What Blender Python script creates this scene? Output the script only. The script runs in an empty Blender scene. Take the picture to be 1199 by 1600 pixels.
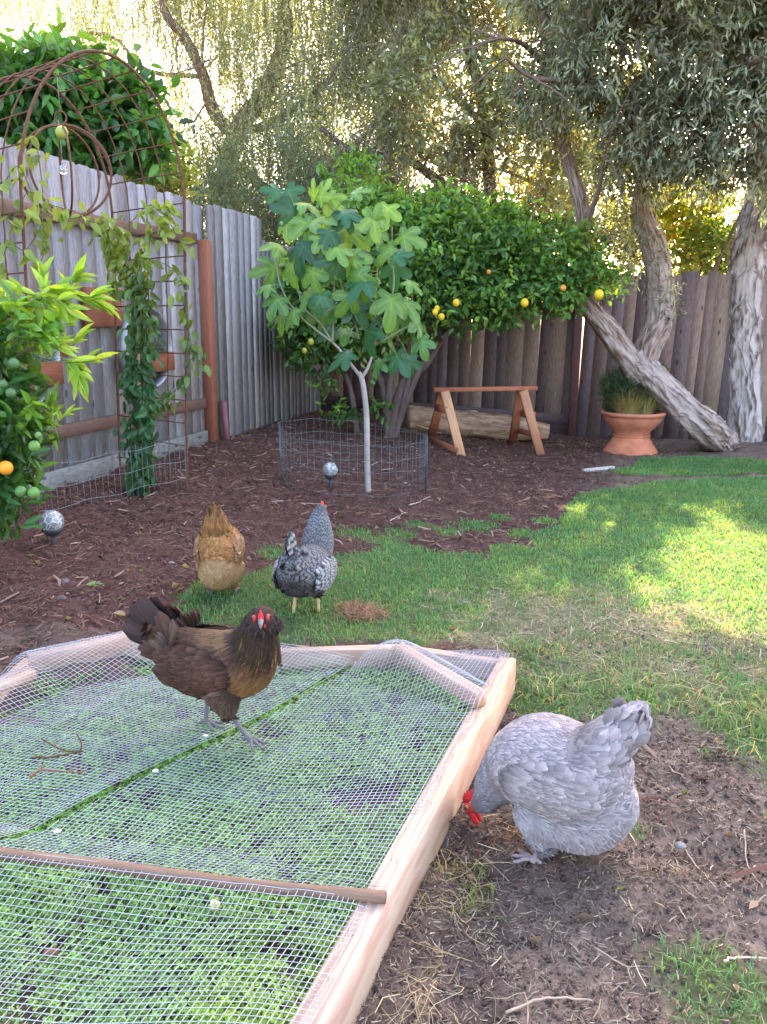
import bpy, math, numpy as np
from mathutils import Vector
R = math.radians
rng = np.random.default_rng(11)
scene = bpy.context.scene
col = scene.collection
# ------------------------------------------------------------------ camera
CAM_H, PITCH, FPX = 1.33, R(13.93), 1205.0
cd = bpy.data.cameras.new('camera'); cam = bpy.data.objects.new('camera', cd); col.objects.link(cam)
cam.location = (0, 0, CAM_H); cam.rotation_euler = (R(90) - PITCH, 0, 0)
cd.sensor_fit = 'VERTICAL'; cd.sensor_height = 36.0; cd.lens = 36.0 * FPX / 1600.0
cd.clip_start = 0.05; cd.clip_end = 500
scene.camera = cam
# ------------------------------------------------------------------ light
SUN_EL, SUN_AZ = R(29), R(19)          # azimuth measured from +Y towards +X
w = bpy.data.worlds.new('World'); scene.world = w; w.use_nodes = True
nt = w.node_tree; nt.nodes.clear()
sky = nt.nodes.new('ShaderNodeTexSky'); sky.sky_type = 'NISHITA'; sky.sun_disc = False
sky.sun_elevation = SUN_EL; sky.sun_rotation = SUN_AZ; sky.air_density = 1.0; sky.dust_density = 3.5; sky.ozone_density = 1.0
bg = nt.nodes.new('ShaderNodeBackground'); bg.inputs[1].default_value = 0.15
wo = nt.nodes.new('ShaderNodeOutputWorld')
tint = nt.nodes.new('ShaderNodeMix'); tint.data_type = 'RGBA'; tint.blend_type = 'MULTIPLY'; tint.inputs[0].default_value = 1.0
tint.inputs[7].default_value = (1.10, 0.98, 0.93, 1)                      # thin high haze, less blue
nt.links.new(sky.outputs[0], tint.inputs[6]); nt.links.new(tint.outputs[2], bg.inputs[0]); nt.links.new(bg.outputs[0], wo.inputs[0])
SUN_DIR = np.array([math.sin(SUN_AZ) * math.cos(SUN_EL), math.cos(SUN_AZ) * math.cos(SUN_EL), math.sin(SUN_EL)])
ld = bpy.data.lights.new('sun', 'SUN'); ld.energy = 3.8; ld.angle = R(0.6); ld.color = (1.0, 0.84, 0.52)
lo = bpy.data.objects.new('sun', ld); col.objects.link(lo)
lo.rotation_euler = Vector(SUN_DIR).to_track_quat('Z', 'Y').to_euler()
scene.view_settings.view_transform = 'Standard'; scene.view_settings.look = 'None'
scene.view_settings.exposure = 3.35; scene.view_settings.gamma = 1
scene.render.engine = 'CYCLES'
cy = scene.cycles; cy.max_bounces = 6; cy.diffuse_bounces = 3; cy.glossy_bounces = 2; cy.transmission_bounces = 4
cy.transparent_max_bounces = 8; cy.caustics_reflective = False; cy.caustics_refractive = False
cy.sample_clamp_indirect = 6.0; cy.use_denoising = True

# ------------------------------------------------------------------ photo measurement -> world
CP, SP = math.cos(PITCH), math.sin(PITCH)
def ray(u, v):
    x = u - 599.5; y = -(v - 800.0)
    return np.array([x, FPX * CP + y * SP, -FPX * SP + y * CP])
def on(u, v, z=0.0):
    r = ray(u, v); t = (z - CAM_H) / r[2]
    return np.array([r[0] * t, r[1] * t, z])
def at(u, v, Y):
    r = ray(u, v); t = Y / r[1]
    return np.array([r[0] * t, Y, CAM_H + r[2] * t])
# ------------------------------------------------------------------ noise
_T = np.random.default_rng(5).random((64, 64, 64))
def vn(p):
    p = np.asarray(p, float); i = np.floor(p).astype(int); f = p - i; f = f * f * (3 - 2 * f)
    out = 0
    for a in (0, 1):
        for b in (0, 1):
            for c in (0, 1):
                wgt = (f[..., 0] if a else 1 - f[..., 0]) * (f[..., 1] if b else 1 - f[..., 1]) * (f[..., 2] if c else 1 - f[..., 2])
                out = out + wgt * _T[(i[..., 0] + a) % 64, (i[..., 1] + b) % 64, (i[..., 2] + c) % 64]
    return out
def fbm(p, o=4):
    p = np.asarray(p, float); s = 0; a = 0.5; t = 0
    for k in range(o):
        s = s + a * vn(p * 2 ** k + 7.3 * k); t += a; a *= 0.5
    return s / t
def sst(x): x = np.clip(x, 0, 1); return x * x * (3 - 2 * x)
def nrm(v): v = np.asarray(v, float); return v / (np.linalg.norm(v, axis=-1, keepdims=True) + 1e-9)
# ------------------------------------------------------------------ mesh builder
class MB:
    def __init__(s): s.V = []; s.F = {}; s.C = []; s.G = []; s.n = 0
    def add(s, V, F, C=(1, 1, 1), G=None):
        V = np.asarray(V, float).reshape(-1, 3); m = len(V)
        if isinstance(F, dict): items = F.items()
        else:
            d = {}
            for f in F: d.setdefault(len(f), []).append(f)
            items = d.items()
        for k, f in items: s.F.setdefault(k, []).append(np.asarray(f, np.int64).reshape(-1, k) + s.n)
        C = np.asarray(C, float)
        if C.ndim == 1: C = np.tile(C[:3], (m, 1))
        s.V.append(V); s.C.append(C[:, :3]); s.G.append(V if G is None else np.asarray(G, float)); s.n += m
        return s
    def build(s, name, mat, parent=None, smooth=False, rec=None):
        V = np.concatenate(s.V); C = np.concatenate(s.C); G = np.concatenate(s.G)
        me = bpy.data.meshes.new(name)
        me.vertices.add(len(V)); me.vertices.foreach_set('co', V.astype(np.float32).ravel())
        loops = []; starts = []; tot = 0
        for k, fl in s.F.items():
            f = np.concatenate(fl); loops.append(f.ravel()); starts.append(tot + np.arange(len(f)) * k); tot += f.size
        loops = np.concatenate(loops); starts = np.concatenate(starts)
        me.loops.add(len(loops)); me.loops.foreach_set('vertex_index', loops.astype(np.int32))
        me.polygons.add(len(starts)); me.polygons.foreach_set('loop_start', starts.astype(np.int32))
        if smooth: me.polygons.foreach_set('use_smooth', np.ones(len(starts), bool))
        me.update(calc_edges=True)
        a = me.attributes.new('col', 'FLOAT_COLOR', 'POINT')
        a.data.foreach_set('color', np.concatenate([C, np.ones((len(C), 1))], 1).astype(np.float32).ravel())
        g = me.attributes.new('gr', 'FLOAT_VECTOR', 'POINT'); g.data.foreach_set('vector', G.astype(np.float32).ravel())
        me.materials.append(mat)
        o = bpy.data.objects.new(name, me); col.objects.link(o)
        if parent is not None: o.parent = parent
        return o
def frames(d, up=None):
    d = nrm(d)
    if up is None: up = np.tile(np.array([0, 0, 1.0]), (len(d), 1))
    up = np.broadcast_to(up, d.shape)
    s = np.cross(up, d); bad = np.linalg.norm(s, axis=1) < 1e-3
    s[bad] = np.cross(np.array([1.0, 0, 0]), d[bad]); s = nrm(s); n = np.cross(d, s)
    return d, s, n
def scatter(mb, T, TF, pos, d, s, n, sc, C, TC=None):
    """copies of template T (x along d, y along s, z along n); sc (n,3) or (n,)"""
    T = np.asarray(T, float); N = len(pos); k = len(T)
    sc = np.asarray(sc, float)
    if sc.ndim == 1: sc = np.stack([sc] * 3, 1)
    L = T[None] * sc[:, None, :]
    V = pos[:, None] + L[..., :1] * d[:, None] + L[..., 1:2] * s[:, None] + L[..., 2:3] * n[:, None]
    C = np.asarray(C, float)
    if C.ndim == 1: C = np.tile(C, (N, 1))
    if C.ndim == 2: C = np.repeat(C[:, None], k, 1)
    if TC is not None: C = C * np.asarray(TC)[None]
    fd = {}
    for f in TF: fd.setdefault(len(f), []).append(f)
    FD = {q: (np.asarray(f)[None] + (np.arange(N) * k)[:, None, None]).reshape(-1, q) for q, f in fd.items()}
    mb.add(V.reshape(-1, 3), FD, C.reshape(-1, 3))
def tube(mb, P, rad, sides=8, C=(1, 1, 1), cap=True, disp=None):
    P = np.asarray(P, float); n = len(P); rad = np.broadcast_to(np.asarray(rad, float), (n,))
    t = np.gradient(P, axis=0); t = nrm(t)
    ref = np.array([0, 0, 1.0]) if abs(t[0][2]) < 0.9 else np.array([1.0, 0, 0])
    s = nrm(np.cross(t[0], ref)); S = [s]
    for i in range(1, n):
        s = s - t[i] * np.dot(s, t[i]); s = nrm(s); S.append(s)
    S = np.array(S); B = np.cross(t, S)
    a = np.linspace(0, 2 * np.pi, sides, endpoint=False)
    ring = np.cos(a)[None, :, None] * S[:, None] + np.sin(a)[None, :, None] * B[:, None]
    rr = rad[:, None, None]
    if disp is not None: rr = rr * disp(n, a)[..., None]
    V = P[:, None] + ring * rr
    L = np.concatenate([[0], np.cumsum(np.linalg.norm(np.diff(P, axis=0), axis=1))])
    G = np.stack([np.repeat(L[:, None], sides, 1), np.cos(a)[None] * rad[:, None], np.sin(a)[None] * rad[:, None]], -1) + rng.random(3) * 5
    i = np.arange(n - 1)[:, None]; j = np.arange(sides)[None]
    F = np.stack([i * sides + j, i * sides + (j + 1) % sides, (i + 1) * sides + (j + 1) % sides, (i + 1) * sides + j], -1).reshape(-1, 4)
    d = {4: F}
    if cap: d[sides] = np.array([list(range(sides))[::-1], list(range((n - 1) * sides, n * sides))]) if sides != 4 else None
    if cap and sides == 4: d = {4: np.concatenate([F, [[3, 2, 1, 0], [(n - 1) * 4 + q for q in range(4)]]])}
    Cc = np.asarray(C, float)
    if Cc.ndim == 2: Cc = np.repeat(Cc, sides, 0)
    mb.add(V.reshape(-1, 3), d, Cc, G.reshape(-1, 3)); return mb
def spline(pts, n):
    pts = np.asarray(pts, float); m = len(pts)
    if m == 2: t = np.linspace(0, 1, n)[:, None]; return pts[0] * (1 - t) + pts[1] * t
    P = np.concatenate([[2 * pts[0] - pts[1]], pts, [2 * pts[-1] - pts[-2]]])
    T = np.linspace(0, m - 1, n); i = np.minimum(T.astype(int), m - 2); f = (T - i)[:, None]
    a, b, c, d = P[i], P[i + 1], P[i + 2], P[i + 3]
    return 0.5 * (2 * b + (c - a) * f + (2 * a - 5 * b + 4 * c - d) * f ** 2 + (3 * b - a - 3 * c + d) * f ** 3)
_BF = [(0, 3, 2, 1), (4, 5, 6, 7), (0, 1, 5, 4), (1, 2, 6, 5), (2, 3, 7, 6), (3, 0, 4, 7)]
def beam(mb, p0, p1, wd, ht, C=(1, 1, 1), up=(0, 0, 1), bev=0.003, off=None):
    """board from p0 to p1 (centre line), wd across, ht along up, with bevelled long edges"""
    p0 = np.asarray(p0, float); p1 = np.asarray(p1, float); d = p1 - p0; L = np.linalg.norm(d); d = d / L
    up = np.asarray(up, float); s = np.cross(d, up); s = s / np.linalg.norm(s); u = np.cross(s, d)
    b = min(bev, wd * 0.3, ht * 0.3); W, H = wd / 2, ht / 2
    prof = [(-W + b, -H), (W - b, -H), (W, -H + b), (W, H - b), (W - b, H), (-W + b, H), (-W, H - b), (-W, -H + b)]
    V = []; G = []; o = rng.random(3) * 9 if off is None else off
    for t in (0, L):
        for a, c in prof: V.append(p0 + d * t + s * a + u * c); G.append(np.array([t, a, c]) + o)
    F = [[i, (i + 1) % 8, 8 + (i + 1) % 8, 8 + i] for i in range(8)] + [list(range(8))[::-1], list(range(8, 16))]
    mb.add(V, F, C, G); return mb
def lathe(mb, prof, c=(0, 0, 0), sides=32, C=(1, 1, 1), wob=None):
    prof = np.asarray(prof, float); a = np.linspace(0, 2 * np.pi, sides, endpoint=False); n = len(prof)
    V = np.stack([prof[:, :1] * np.cos(a), prof[:, :1] * np.sin(a), np.repeat(prof[:, 1:2], sides, 1)], -1)
    V = V + np.asarray(c)
    i = np.arange(n - 1)[:, None]; j = np.arange(sides)[None]
    F = np.stack([i * sides + j, i * sides + (j + 1) % sides, (i + 1) * sides + (j + 1) % sides, (i + 1) * sides + j], -1).reshape(-1, 4)
    mb.add(V.reshape(-1, 3), {4: F}, C); return mb
def ball(mb, c, r, nu=14, nv=10, C=(1, 1, 1), rot=None, nz=0.0):
    th = np.linspace(0, np.pi, nv); ph = np.linspace(0, 2 * np.pi, nu, endpoint=False)
    V = np.stack([np.sin(th)[:, None] * np.cos(ph), np.sin(th)[:, None] * np.sin(ph), np.repeat(np.cos(th)[:, None], nu, 1)], -1).reshape(-1, 3)
    if nz: V = V * (1 + nz * (fbm(V * 2 + rng.random(3) * 9, 2)[:, None] - 0.5))
    V = V * np.asarray(r)
    if rot is not None: V = V @ np.asarray(rot).T
    i = np.arange(nv - 1)[:, None]; j = np.arange(nu)[None]
    F = np.stack([i * nu + j, i * nu + (j + 1) % nu, (i + 1) * nu + (j + 1) % nu, (i + 1) * nu + j], -1).reshape(-1, 4)[:, ::-1]
    mb.add(V + np.asarray(c), {4: F}, C); return mb
# ------------------------------------------------------------------ things
def tag(o, label=None, cat=None, group=None, kind=None):
    if label: o['label'] = label
    if cat: o['category'] = cat
    if group: o['group'] = group
    if kind: o['kind'] = kind
    return o
def empty(name, loc=(0, 0, 0), rz=0.0, label=None, cat=None, group=None):
    o = bpy.data.objects.new(name, None); col.objects.link(o); o.location = loc; o.rotation_euler = (0, 0, rz)
    o.empty_display_size = 0.1; return tag(o, label, cat, group)
def copy_tree(o, parent=None):
    c = o.copy(); col.objects.link(c); c.parent = parent
    for ch in list(o.children): copy_tree(ch, c)
    return c
# ------------------------------------------------------------------ materials
def mat(name, color=None, rough=0.7, trans=0.0, bump=0.0, bscale=40.0, var=0.0, vscale=6.0, spec=0.3, metal=0.0,
        stretch=(1, 1, 1), ring=0.0, sheen=0.0, knots=False, coord='gr', tcol=None, dark=None):
    m = bpy.data.materials.new(name); m.use_nodes = True; t = m.node_tree; t.nodes.clear(); N = t.nodes.new; L = t.links.new
    out = N('ShaderNodeOutputMaterial'); p = N('ShaderNodeBsdfPrincipled')
    p.inputs['Roughness'].default_value = rough; p.inputs['Specular IOR Level'].default_value = spec; p.inputs['Metallic'].default_value = metal
    if sheen: p.inputs['Sheen Weight'].default_value = sheen; p.inputs['Sheen Roughness'].default_value = 0.5
    if color is None:
        a = N('ShaderNodeAttribute'); a.attribute_name = 'col'; c = a.outputs['Color']
    else:
        a = N('ShaderNodeRGB'); a.outputs[0].default_value = (*color, 1); c = a.outputs[0]
    g = N('ShaderNodeAttribute'); g.attribute_name = coord
    mp = N('ShaderNodeMapping'); mp.inputs['Scale'].default_value = stretch; L(g.outputs['Vector'], mp.inputs[0]); vec = mp.outputs[0]
    if var:
        nz = N('ShaderNodeTexNoise'); nz.inputs['Scale'].default_value = vscale; nz.inputs['Detail'].default_value = 6; nz.inputs['Roughness'].default_value = 0.65; L(vec, nz.inputs['Vector'])
        mr = N('ShaderNodeMapRange'); mr.inputs[1].default_value = 0.3; mr.inputs[2].default_value = 0.7; mr.inputs[3].default_value = 1 - var; mr.inputs[4].default_value = 1 + var; L(nz.outputs[0], mr.inputs[0])
        mx = N('ShaderNodeVectorMath'); mx.operation = 'SCALE'; L(c, mx.inputs[0]); L(mr.outputs[0], mx.inputs['Scale']); c = mx.outputs[0]
    if ring:
        wv = N('ShaderNodeTexWave'); wv.wave_type = 'BANDS'; wv.bands_direction = 'Y'; wv.inputs['Scale'].default_value = 9; wv.inputs['Distortion'].default_value = 9
        wv.inputs['Detail'].default_value = 2; wv.inputs['Detail Scale'].default_value = 0.8
        mp2 = N('ShaderNodeMapping'); mp2.inputs['Scale'].default_value = (0.55, 1.6, 1.6); L(g.outputs['Vector'], mp2.inputs[0]); L(mp2.outputs[0], wv.inputs['Vector'])
        mr = N('ShaderNodeMapRange'); mr.inputs[3].default_value = 1 + ring * 0.3; mr.inputs[4].default_value = 1 - ring; L(wv.outputs['Fac'], mr.inputs[0])
        cm = N('ShaderNodeMix'); cm.data_type = 'RGBA'; cm.blend_type = 'MULTIPLY'; cm.inputs[0].default_value = 1
        cb = N('ShaderNodeCombineColor'); L(mr.outputs[0], cb.inputs[1]); L(mr.outputs[0], cb.inputs[2])
        mr2 = N('ShaderNodeMapRange'); mr2.inputs[3].default_value = 1.05; mr2.inputs[4].default_value = 1 - ring * 0.45; L(wv.outputs['Fac'], mr2.inputs[0]); L(mr2.outputs[0], cb.inputs[0])
        L(c, cm.inputs[6]); L(cb.outputs[0], cm.inputs[7]); c = cm.outputs[2]
    if knots:
        vo = N('ShaderNodeTexVoronoi'); vo.inputs['Scale'].default_value = 1.0
        mp3 = N('ShaderNodeMapping'); mp3.inputs['Scale'].default_value = (3.4, 9, 9); L(g.outputs['Vector'], mp3.inputs[0]); L(mp3.outputs[0], vo.inputs['Vector'])
        mr = N('ShaderNodeMapRange'); mr.inputs[1].default_value = 0.07; mr.inputs[2].default_value = 0.13; mr.inputs[3].default_value = 0.3; mr.inputs[4].default_value = 1.0; L(vo.outputs['Distance'], mr.inputs[0])
        mx = N('ShaderNodeVectorMath'); mx.operation = 'SCALE'; L(c, mx.inputs[0]); L(mr.outputs[0], mx.inputs['Scale']); c = mx.outputs[0]
    L(c, p.inputs['Base Color'])
    if bump:
        nb = N('ShaderNodeTexNoise'); nb.inputs['Scale'].default_value = bscale; nb.inputs['Detail'].default_value = 5; L(vec, nb.inputs['Vector'])
        bp = N('ShaderNodeBump'); bp.inputs['Strength'].default_value = bump; bp.inputs['Distance'].default_value = 0.01; L(nb.outputs[0], bp.inputs['Height']); L(bp.outputs[0], p.inputs['Normal'])
    if trans:
        tr = N('ShaderNodeBsdfTranslucent'); ms = N('ShaderNodeMixShader'); ms.inputs[0].default_value = trans
        tc = N('ShaderNodeMix'); tc.data_type = 'RGBA'; tc.blend_type = 'MULTIPLY'; tc.inputs[0].default_value = 1; tc.inputs[7].default_value = (*(tcol or (1.9, 1.6, 0.5)), 1)
        L(c, tc.inputs[6]); L(tc.outputs[2], tr.inputs[0]); L(p.outputs[0], ms.inputs[1]); L(tr.outputs[0], ms.inputs[2]); L(ms.outputs[0], out.inputs[0])
    else: L(p.outputs[0], out.inputs[0])
    return m
M = {}
M['leaf'] = mat('leaf', rough=0.38, trans=0.38, spec=0.45)
M['leaf_dull'] = mat('leaf_dull', rough=0.6, trans=0.35, spec=0.25, tcol=(1.5, 1.5, .7))
M['blade'] = mat('blade', rough=0.55, trans=0.4, spec=0.3, tcol=(1.9, 1.5, 0.6))
M['wood'] = mat('wood', rough=0.85, var=0.36, vscale=11, stretch=(1.2, 9, 9), bump=0.5, bscale=30, spec=0.15, knots=True)
M['redwood'] = mat('redwood', rough=0.75, var=0.22, vscale=9, stretch=(1.0, 9, 9), bump=0.3, bscale=25, spec=0.2)
M['fir'] = mat('fir', rough=0.65, var=0.07, vscale=7, stretch=(1.0, 7, 7), bump=0.12, bscale=40, spec=0.25, ring=0.24, knots=False)
M['bark'] = mat('bark', rough=0.9, var=0.35, vscale=14, stretch=(0.6, 3, 3), bump=0.9, bscale=30, spec=0.1)
M['smoothbark'] = mat('smoothbark', rough=0.8, var=0.2, vscale=12, bump=0.4, bscale=60, spec=0.2)
M['chip'] = mat('chip', rough=0.9, spec=0.1)
M['feather'] = mat('feather', rough=0.7, spec=0.12, sheen=0.03, trans=0.10, tcol=(1.3, 1.1, 0.8))
M['rust'] = mat('rust', color=(0.13, 0.06, 0.035), rough=0.8, var=0.4, vscale=40, bump=0.3, bscale=200, spec=0.3)
M['wire'] = mat('wire', rough=0.4, spec=0.5, metal=0.2)
M['paint'] = mat('paint', rough=0.5, spec=0.4)
M['skin'] = mat('skin', rough=0.55, spec=0.35, var=0.2, vscale=90, bump=0.4, bscale=250)
M['terra'] = mat('terra', rough=0.85, var=0.24, vscale=9, bump=0.3, bscale=60, spec=0.2)
M['fruit'] = mat('fruit', rough=0.45, spec=0.4, bump=0.25, bscale=300)
M['stone'] = mat('stone', rough=0.85, var=0.25, vscale=18, bump=0.6, bscale=60, spec=0.2)
M['galv'] = mat('galv', color=(0.42, 0.45, 0.5), rough=0.45, var=0.25, vscale=12, metal=0.6, spec=0.5)
def glass(name, tint, rough):
    m = bpy.data.materials.new(name); m.use_nodes = True; t = m.node_tree; p = t.nodes['Principled BSDF']
    p.inputs['Base Color'].default_value = (*tint, 1); p.inputs['Roughness'].default_value = rough; p.inputs['Transmission Weight'].default_value = 0.75; p.inputs['IOR'].default_value = 1.45
    v = t.nodes.new('ShaderNodeTexVoronoi'); v.feature = 'DISTANCE_TO_EDGE'; v.inputs['Scale'].default_value = 4
    tc = t.nodes.new('ShaderNodeTexCoord'); t.links.new(tc.outputs['Generated'], v.inputs['Vector'])
    mr = t.nodes.new('ShaderNodeMapRange'); mr.inputs[2].default_value = 0.05; mr.inputs[3].default_value = 0.0; mr.inputs[4].default_value = 0.8
    t.links.new(v.outputs['Distance'], mr.inputs[0]); t.links.new(mr.outputs[0], p.inputs['Transmission Weight']); return m
M['glass'] = glass('crackle_glass', (0.85, 0.88, 0.92), 0.15)
# ------------------------------------------------------------------ ground shape
FD = nrm(np.array([0.2838, 0.9589])); FN = np.array([0.9589, -0.2838]); FC = np.array([-0.83, 9.54])
def fdist(x, y): return FN[0] * (x - FC[0]) + FN[1] * (y - FC[1])
LAWN_PX = [(255, 985), (330, 930), (430, 905), (540, 885), (610, 862), (720, 868), (830, 852), (880, 818), (870, 790), (930, 765), (1060, 750), (1260, 742), (1500, 760),
           (1500, 1330), (1260, 1260), (1150, 1175), (1060, 1110), (960, 1105), (880, 1120), (815, 1120), (800, 1075), (790, 1010), (250, 1010)]
LAWN = np.array([on(u, v)[:2] for u, v in LAWN_PX])
STRIP = np.array([on(u, v)[:2] for u, v in [(940, 737), (1000, 722), (1080, 712), (1199, 722), (1300, 724), (1300, 738), (1100, 742), (1000, 745)]])
def inpoly(x, y, P):
    c = np.zeros(np.shape(x), bool); j = len(P) - 1
    for i in range(len(P)):
        xi, yi = P[i]; xj, yj = P[j]
        hit = ((yi > y) != (yj > y)) & (x < (xj - xi) * (y - yi) / (yj - yi + 1e-12) + xi); c ^= hit; j = i
    return c
TUFTS = [(650, 832, .12), (560, 852, .16), (600, 858, .12), (740, 825, .18), (700, 838, .13), (780, 812, .1), (437, 893, .14), (628, 845, .12), (940, 1085, .3), (1010, 1090, .25), (870, 1095, .2),
         (1150, 1125, .22), (1190, 1170, .2), (1160, 1100, .22), (1130, 1560, .16), (1190, 1570, .14), (1120, 1500, .08), (1000, 1100, .2), (845, 1020, .15), (1185, 1600, .2), (820, 1090, .07), (995, 1300, .03), (820, 835, .15), (850, 815, .1)]
TUFT_W = [(on(u, v)[0], on(u, v)[1], r) for u, v, r in TUFTS]
DRY = [(880, 985, .5), (1010, 975, .42), (950, 960, .35), (840, 1000, .25), (1120, 1010, .35), (930, 1030, .35), (1060, 1060, .3), (880, 950, .2), (800, 1010, .2), (1000, 1000, .4), (690, 935, .07), (735, 1000, .15)]
DRY_W = [(on(u, v)[0], on(u, v)[1], r) for u, v, r in DRY]
BED_PX = {'corner': (.481, 2.6), 'near': (-.105, 1.094)}
def lawn_mask(x, y):
    q = np.stack([x, y, x * 0], -1)
    wx = x + (fbm(q * 3.1) - 0.5) * 0.35; wy = y + (fbm(q * 3.1 + 20) - 0.5) * 0.45
    m = (inpoly(wx, wy, LAWN) | inpoly(wx, wy, STRIP)).astype(float)
    for a, b, r in TUFT_W:
        d = np.hypot(x - a, (y - b)) / r; m = np.maximum(m, np.clip(1.6 - 1.6 * d - (fbm(q * 15) - 0.5) * 1.6, 0, 1))
    return m
def dry_mask(x, y):
    q = np.stack([x, y, x * 0], -1); m = np.zeros(np.shape(x)); nz = (fbm(q * 9) - 0.5) * 2.6
    for a, b, r in DRY_W: m = np.maximum(m, np.clip(1.25 - np.hypot(x - a, y - b) / r + nz, 0, 1))
    return m * 0.9
def gz(x, y):
    """smooth ground height"""
    x = np.asarray(x, float); y = np.asarray(y, float)
    d = fdist(x, y); inside = (y < 9.6) 
    g = 0.26 * (1 - sst(d / 3.1)) * sst((y - 1.0) / 3.0)
    g = np.where(d < 0, g * np.exp(d * 0.5), g)
    c = np.hypot(x + 0.12, (y - 5.54)); g = g + 0.035 * (1 - sst((c - 0.35) / 0.35))            # heap round the fig tree
    return g
def ong(u, v):
    z = 0.0
    for _ in range(8): p = on(u, v, z); z = float(gz(p[0], p[1]))
    return on(u, v, z)
def gfull(x, y):
    q = np.stack([x, y, np.zeros_like(x)], -1); lm = lawn_mask(x, y)
    rough = (fbm(q * 7, 4) - 0.5) * 0.075 + (fbm(q * 28, 3) - 0.5) * 0.022
    bed = 1.0
    return gz(x, y) + rough * (1 - 0.75 * lm)
ZB = 0.14
BR0 = on(506, 1600, ZB); BR1 = on(807, 1028, ZB)                       # outer top edge of right beam
bd = nrm(BR1 - BR0); bs = np.array([-bd[1], bd[0], 0]);                # bs points into the bed
BR0 = BR0 - bd * 0.45
# ================================================================== GROUND
def axis(lo, hi, a, b, st):
    n = int((b - a) / st); mid = np.linspace(a, b, n + 1)
    l = a - np.geomspace(st, a - lo, 22)[::-1]; r_ = b + np.geomspace(st, hi - b, 22)
    return np.concatenate([l, mid, r_])
gx = axis(-150, 150, -3.2, 4.2, 0.035); gy = axis(-60, 250, 0.5, 9.8, 0.035)
X, Y = np.meshgrid(gx, gy); Z = gfull(X, Y)
LM = lawn_mask(X, Y); DM = dry_mask(X, Y)
q = np.stack([X, Y, X * 0], -1); n1 = fbm(q * 2.3)[..., None]; n2 = fbm(q * 11)[..., None]
mulch = np.array([0.095, 0.049, 0.041]); soil = np.array([0.155, 0.112, 0.088]); green = np.array([0.09, 0.105, 0.045]); dry = np.array([0.2, 0.16, 0.11])
wr = sst((X * 0.9 - Y * 0.33 + 0.75) / 0.5)[..., None]
base = mulch * (1 - wr) + soil * wr
base = base * (0.65 + 0.7 * n2); base = base * (1 - LM[..., None]) + green * (0.7 + 0.6 * n1) * LM[..., None]
IB = inpoly(X, Y, np.array([(-3, .3), (.1, .3), BR1[:2] + bs[:2] * .02, on(620, 1000, 0)[:2], on(40, 1020, 0)[:2], (-3, 1.5)]))[..., None]
base = np.where(IB, np.array([.11, .08, .065]) * (.5 + n2), base)
base = base * (1 - DM[..., None] * 0.7) + dry * DM[..., None] * 0.7
ny, nx = X.shape; i = np.arange(ny - 1)[:, None]; j = np.arange(nx - 1)[None]
F = np.stack([i * nx + j, i * nx + j + 1, (i + 1) * nx + j + 1, (i + 1) * nx + j], -1).reshape(-1, 4)
M['ground'] = mat('ground', rough=0.95, var=0.35, vscale=26, bump=1.0, bscale=70, spec=0.1)
g = MB(); g.add(np.stack([X, Y, Z], -1).reshape(-1, 3), {4: F}, base.reshape(-1, 3)); gobj = g.build('ground', M['ground'], smooth=True); tag(gobj, kind='structure')

# ------------------------------------------------------------------ the framed bed, measured corners
FA = on(620, 1004, ZB); FB = on(440, 1010, ZB); FCc = on(190, 996, ZB); FDd = on(45, 1020, ZB)
BEDPOLY = np.array([(BR0 + bs * .03)[:2], (BR1 + bs * .03)[:2], FA[:2], FB[:2], FCc[:2], FDd[:2], on(-60, 1110, ZB)[:2], (-1.6, 1.6), (-1.6, 0.7)])
# ------------------------------------------------------------------ grass blades (stuff)
def blades(n, x0, x1, y0, y1, dens, h, wd, colf, T=3, lean=0.5, zf=gz, lift=-0.004):
    x = rng.uniform(x0, x1, n); y = rng.uniform(y0, y1, n)
    k = rng.random(n) < dens(x, y); x = x[k]; y = y[k]; n = len(x)
    z = zf(x, y) + lift; hh = h(x, y) * rng.uniform(.5, 1.25, n); ww = wd(x, y) * rng.uniform(.7, 1.3, n)
    a = rng.uniform(0, 2 * np.pi, n); le = rng.uniform(.1, 1.0, n) ** 1.0 * lean * 1.6
    d = np.stack([np.cos(a), np.sin(a), 0 * a], -1)
    up = np.array([0, 0, 1.0]); b = a + np.pi / 2 + rng.uniform(-.7, .7, n); s = np.stack([np.cos(b), np.sin(b), 0 * b], -1)
    p0 = np.stack([x, y, z], -1); p1 = p0 + (up * .55 + d * (le * .28)[:, None]) * hh[:, None]; p2 = p0 + (up * (1 - .35 * le[:, None]) + d * le[:, None]) * hh[:, None]
    V = np.stack([p0 - s * ww[:, None] * .5, p0 + s * ww[:, None] * .5, p1 + s * ww[:, None] * .42, p1 - s * ww[:, None] * .42, p2], 1)
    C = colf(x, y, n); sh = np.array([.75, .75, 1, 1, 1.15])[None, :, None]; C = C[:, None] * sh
    m = MB(); o = np.arange(n)[:, None] * 5
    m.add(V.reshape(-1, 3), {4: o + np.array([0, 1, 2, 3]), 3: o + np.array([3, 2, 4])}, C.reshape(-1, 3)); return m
def lawn_dens(x, y):
    d = lawn_mask(x, y) * (1 - .6 * dry_mask(x, y)); inb = inpoly(x, y, BEDPOLY); d[inb] = 0
    q = np.stack([x, y, x * 0], -1); return d * np.clip(.35 + 1.3 * fbm(q * 5), 0.2, 1)
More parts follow.
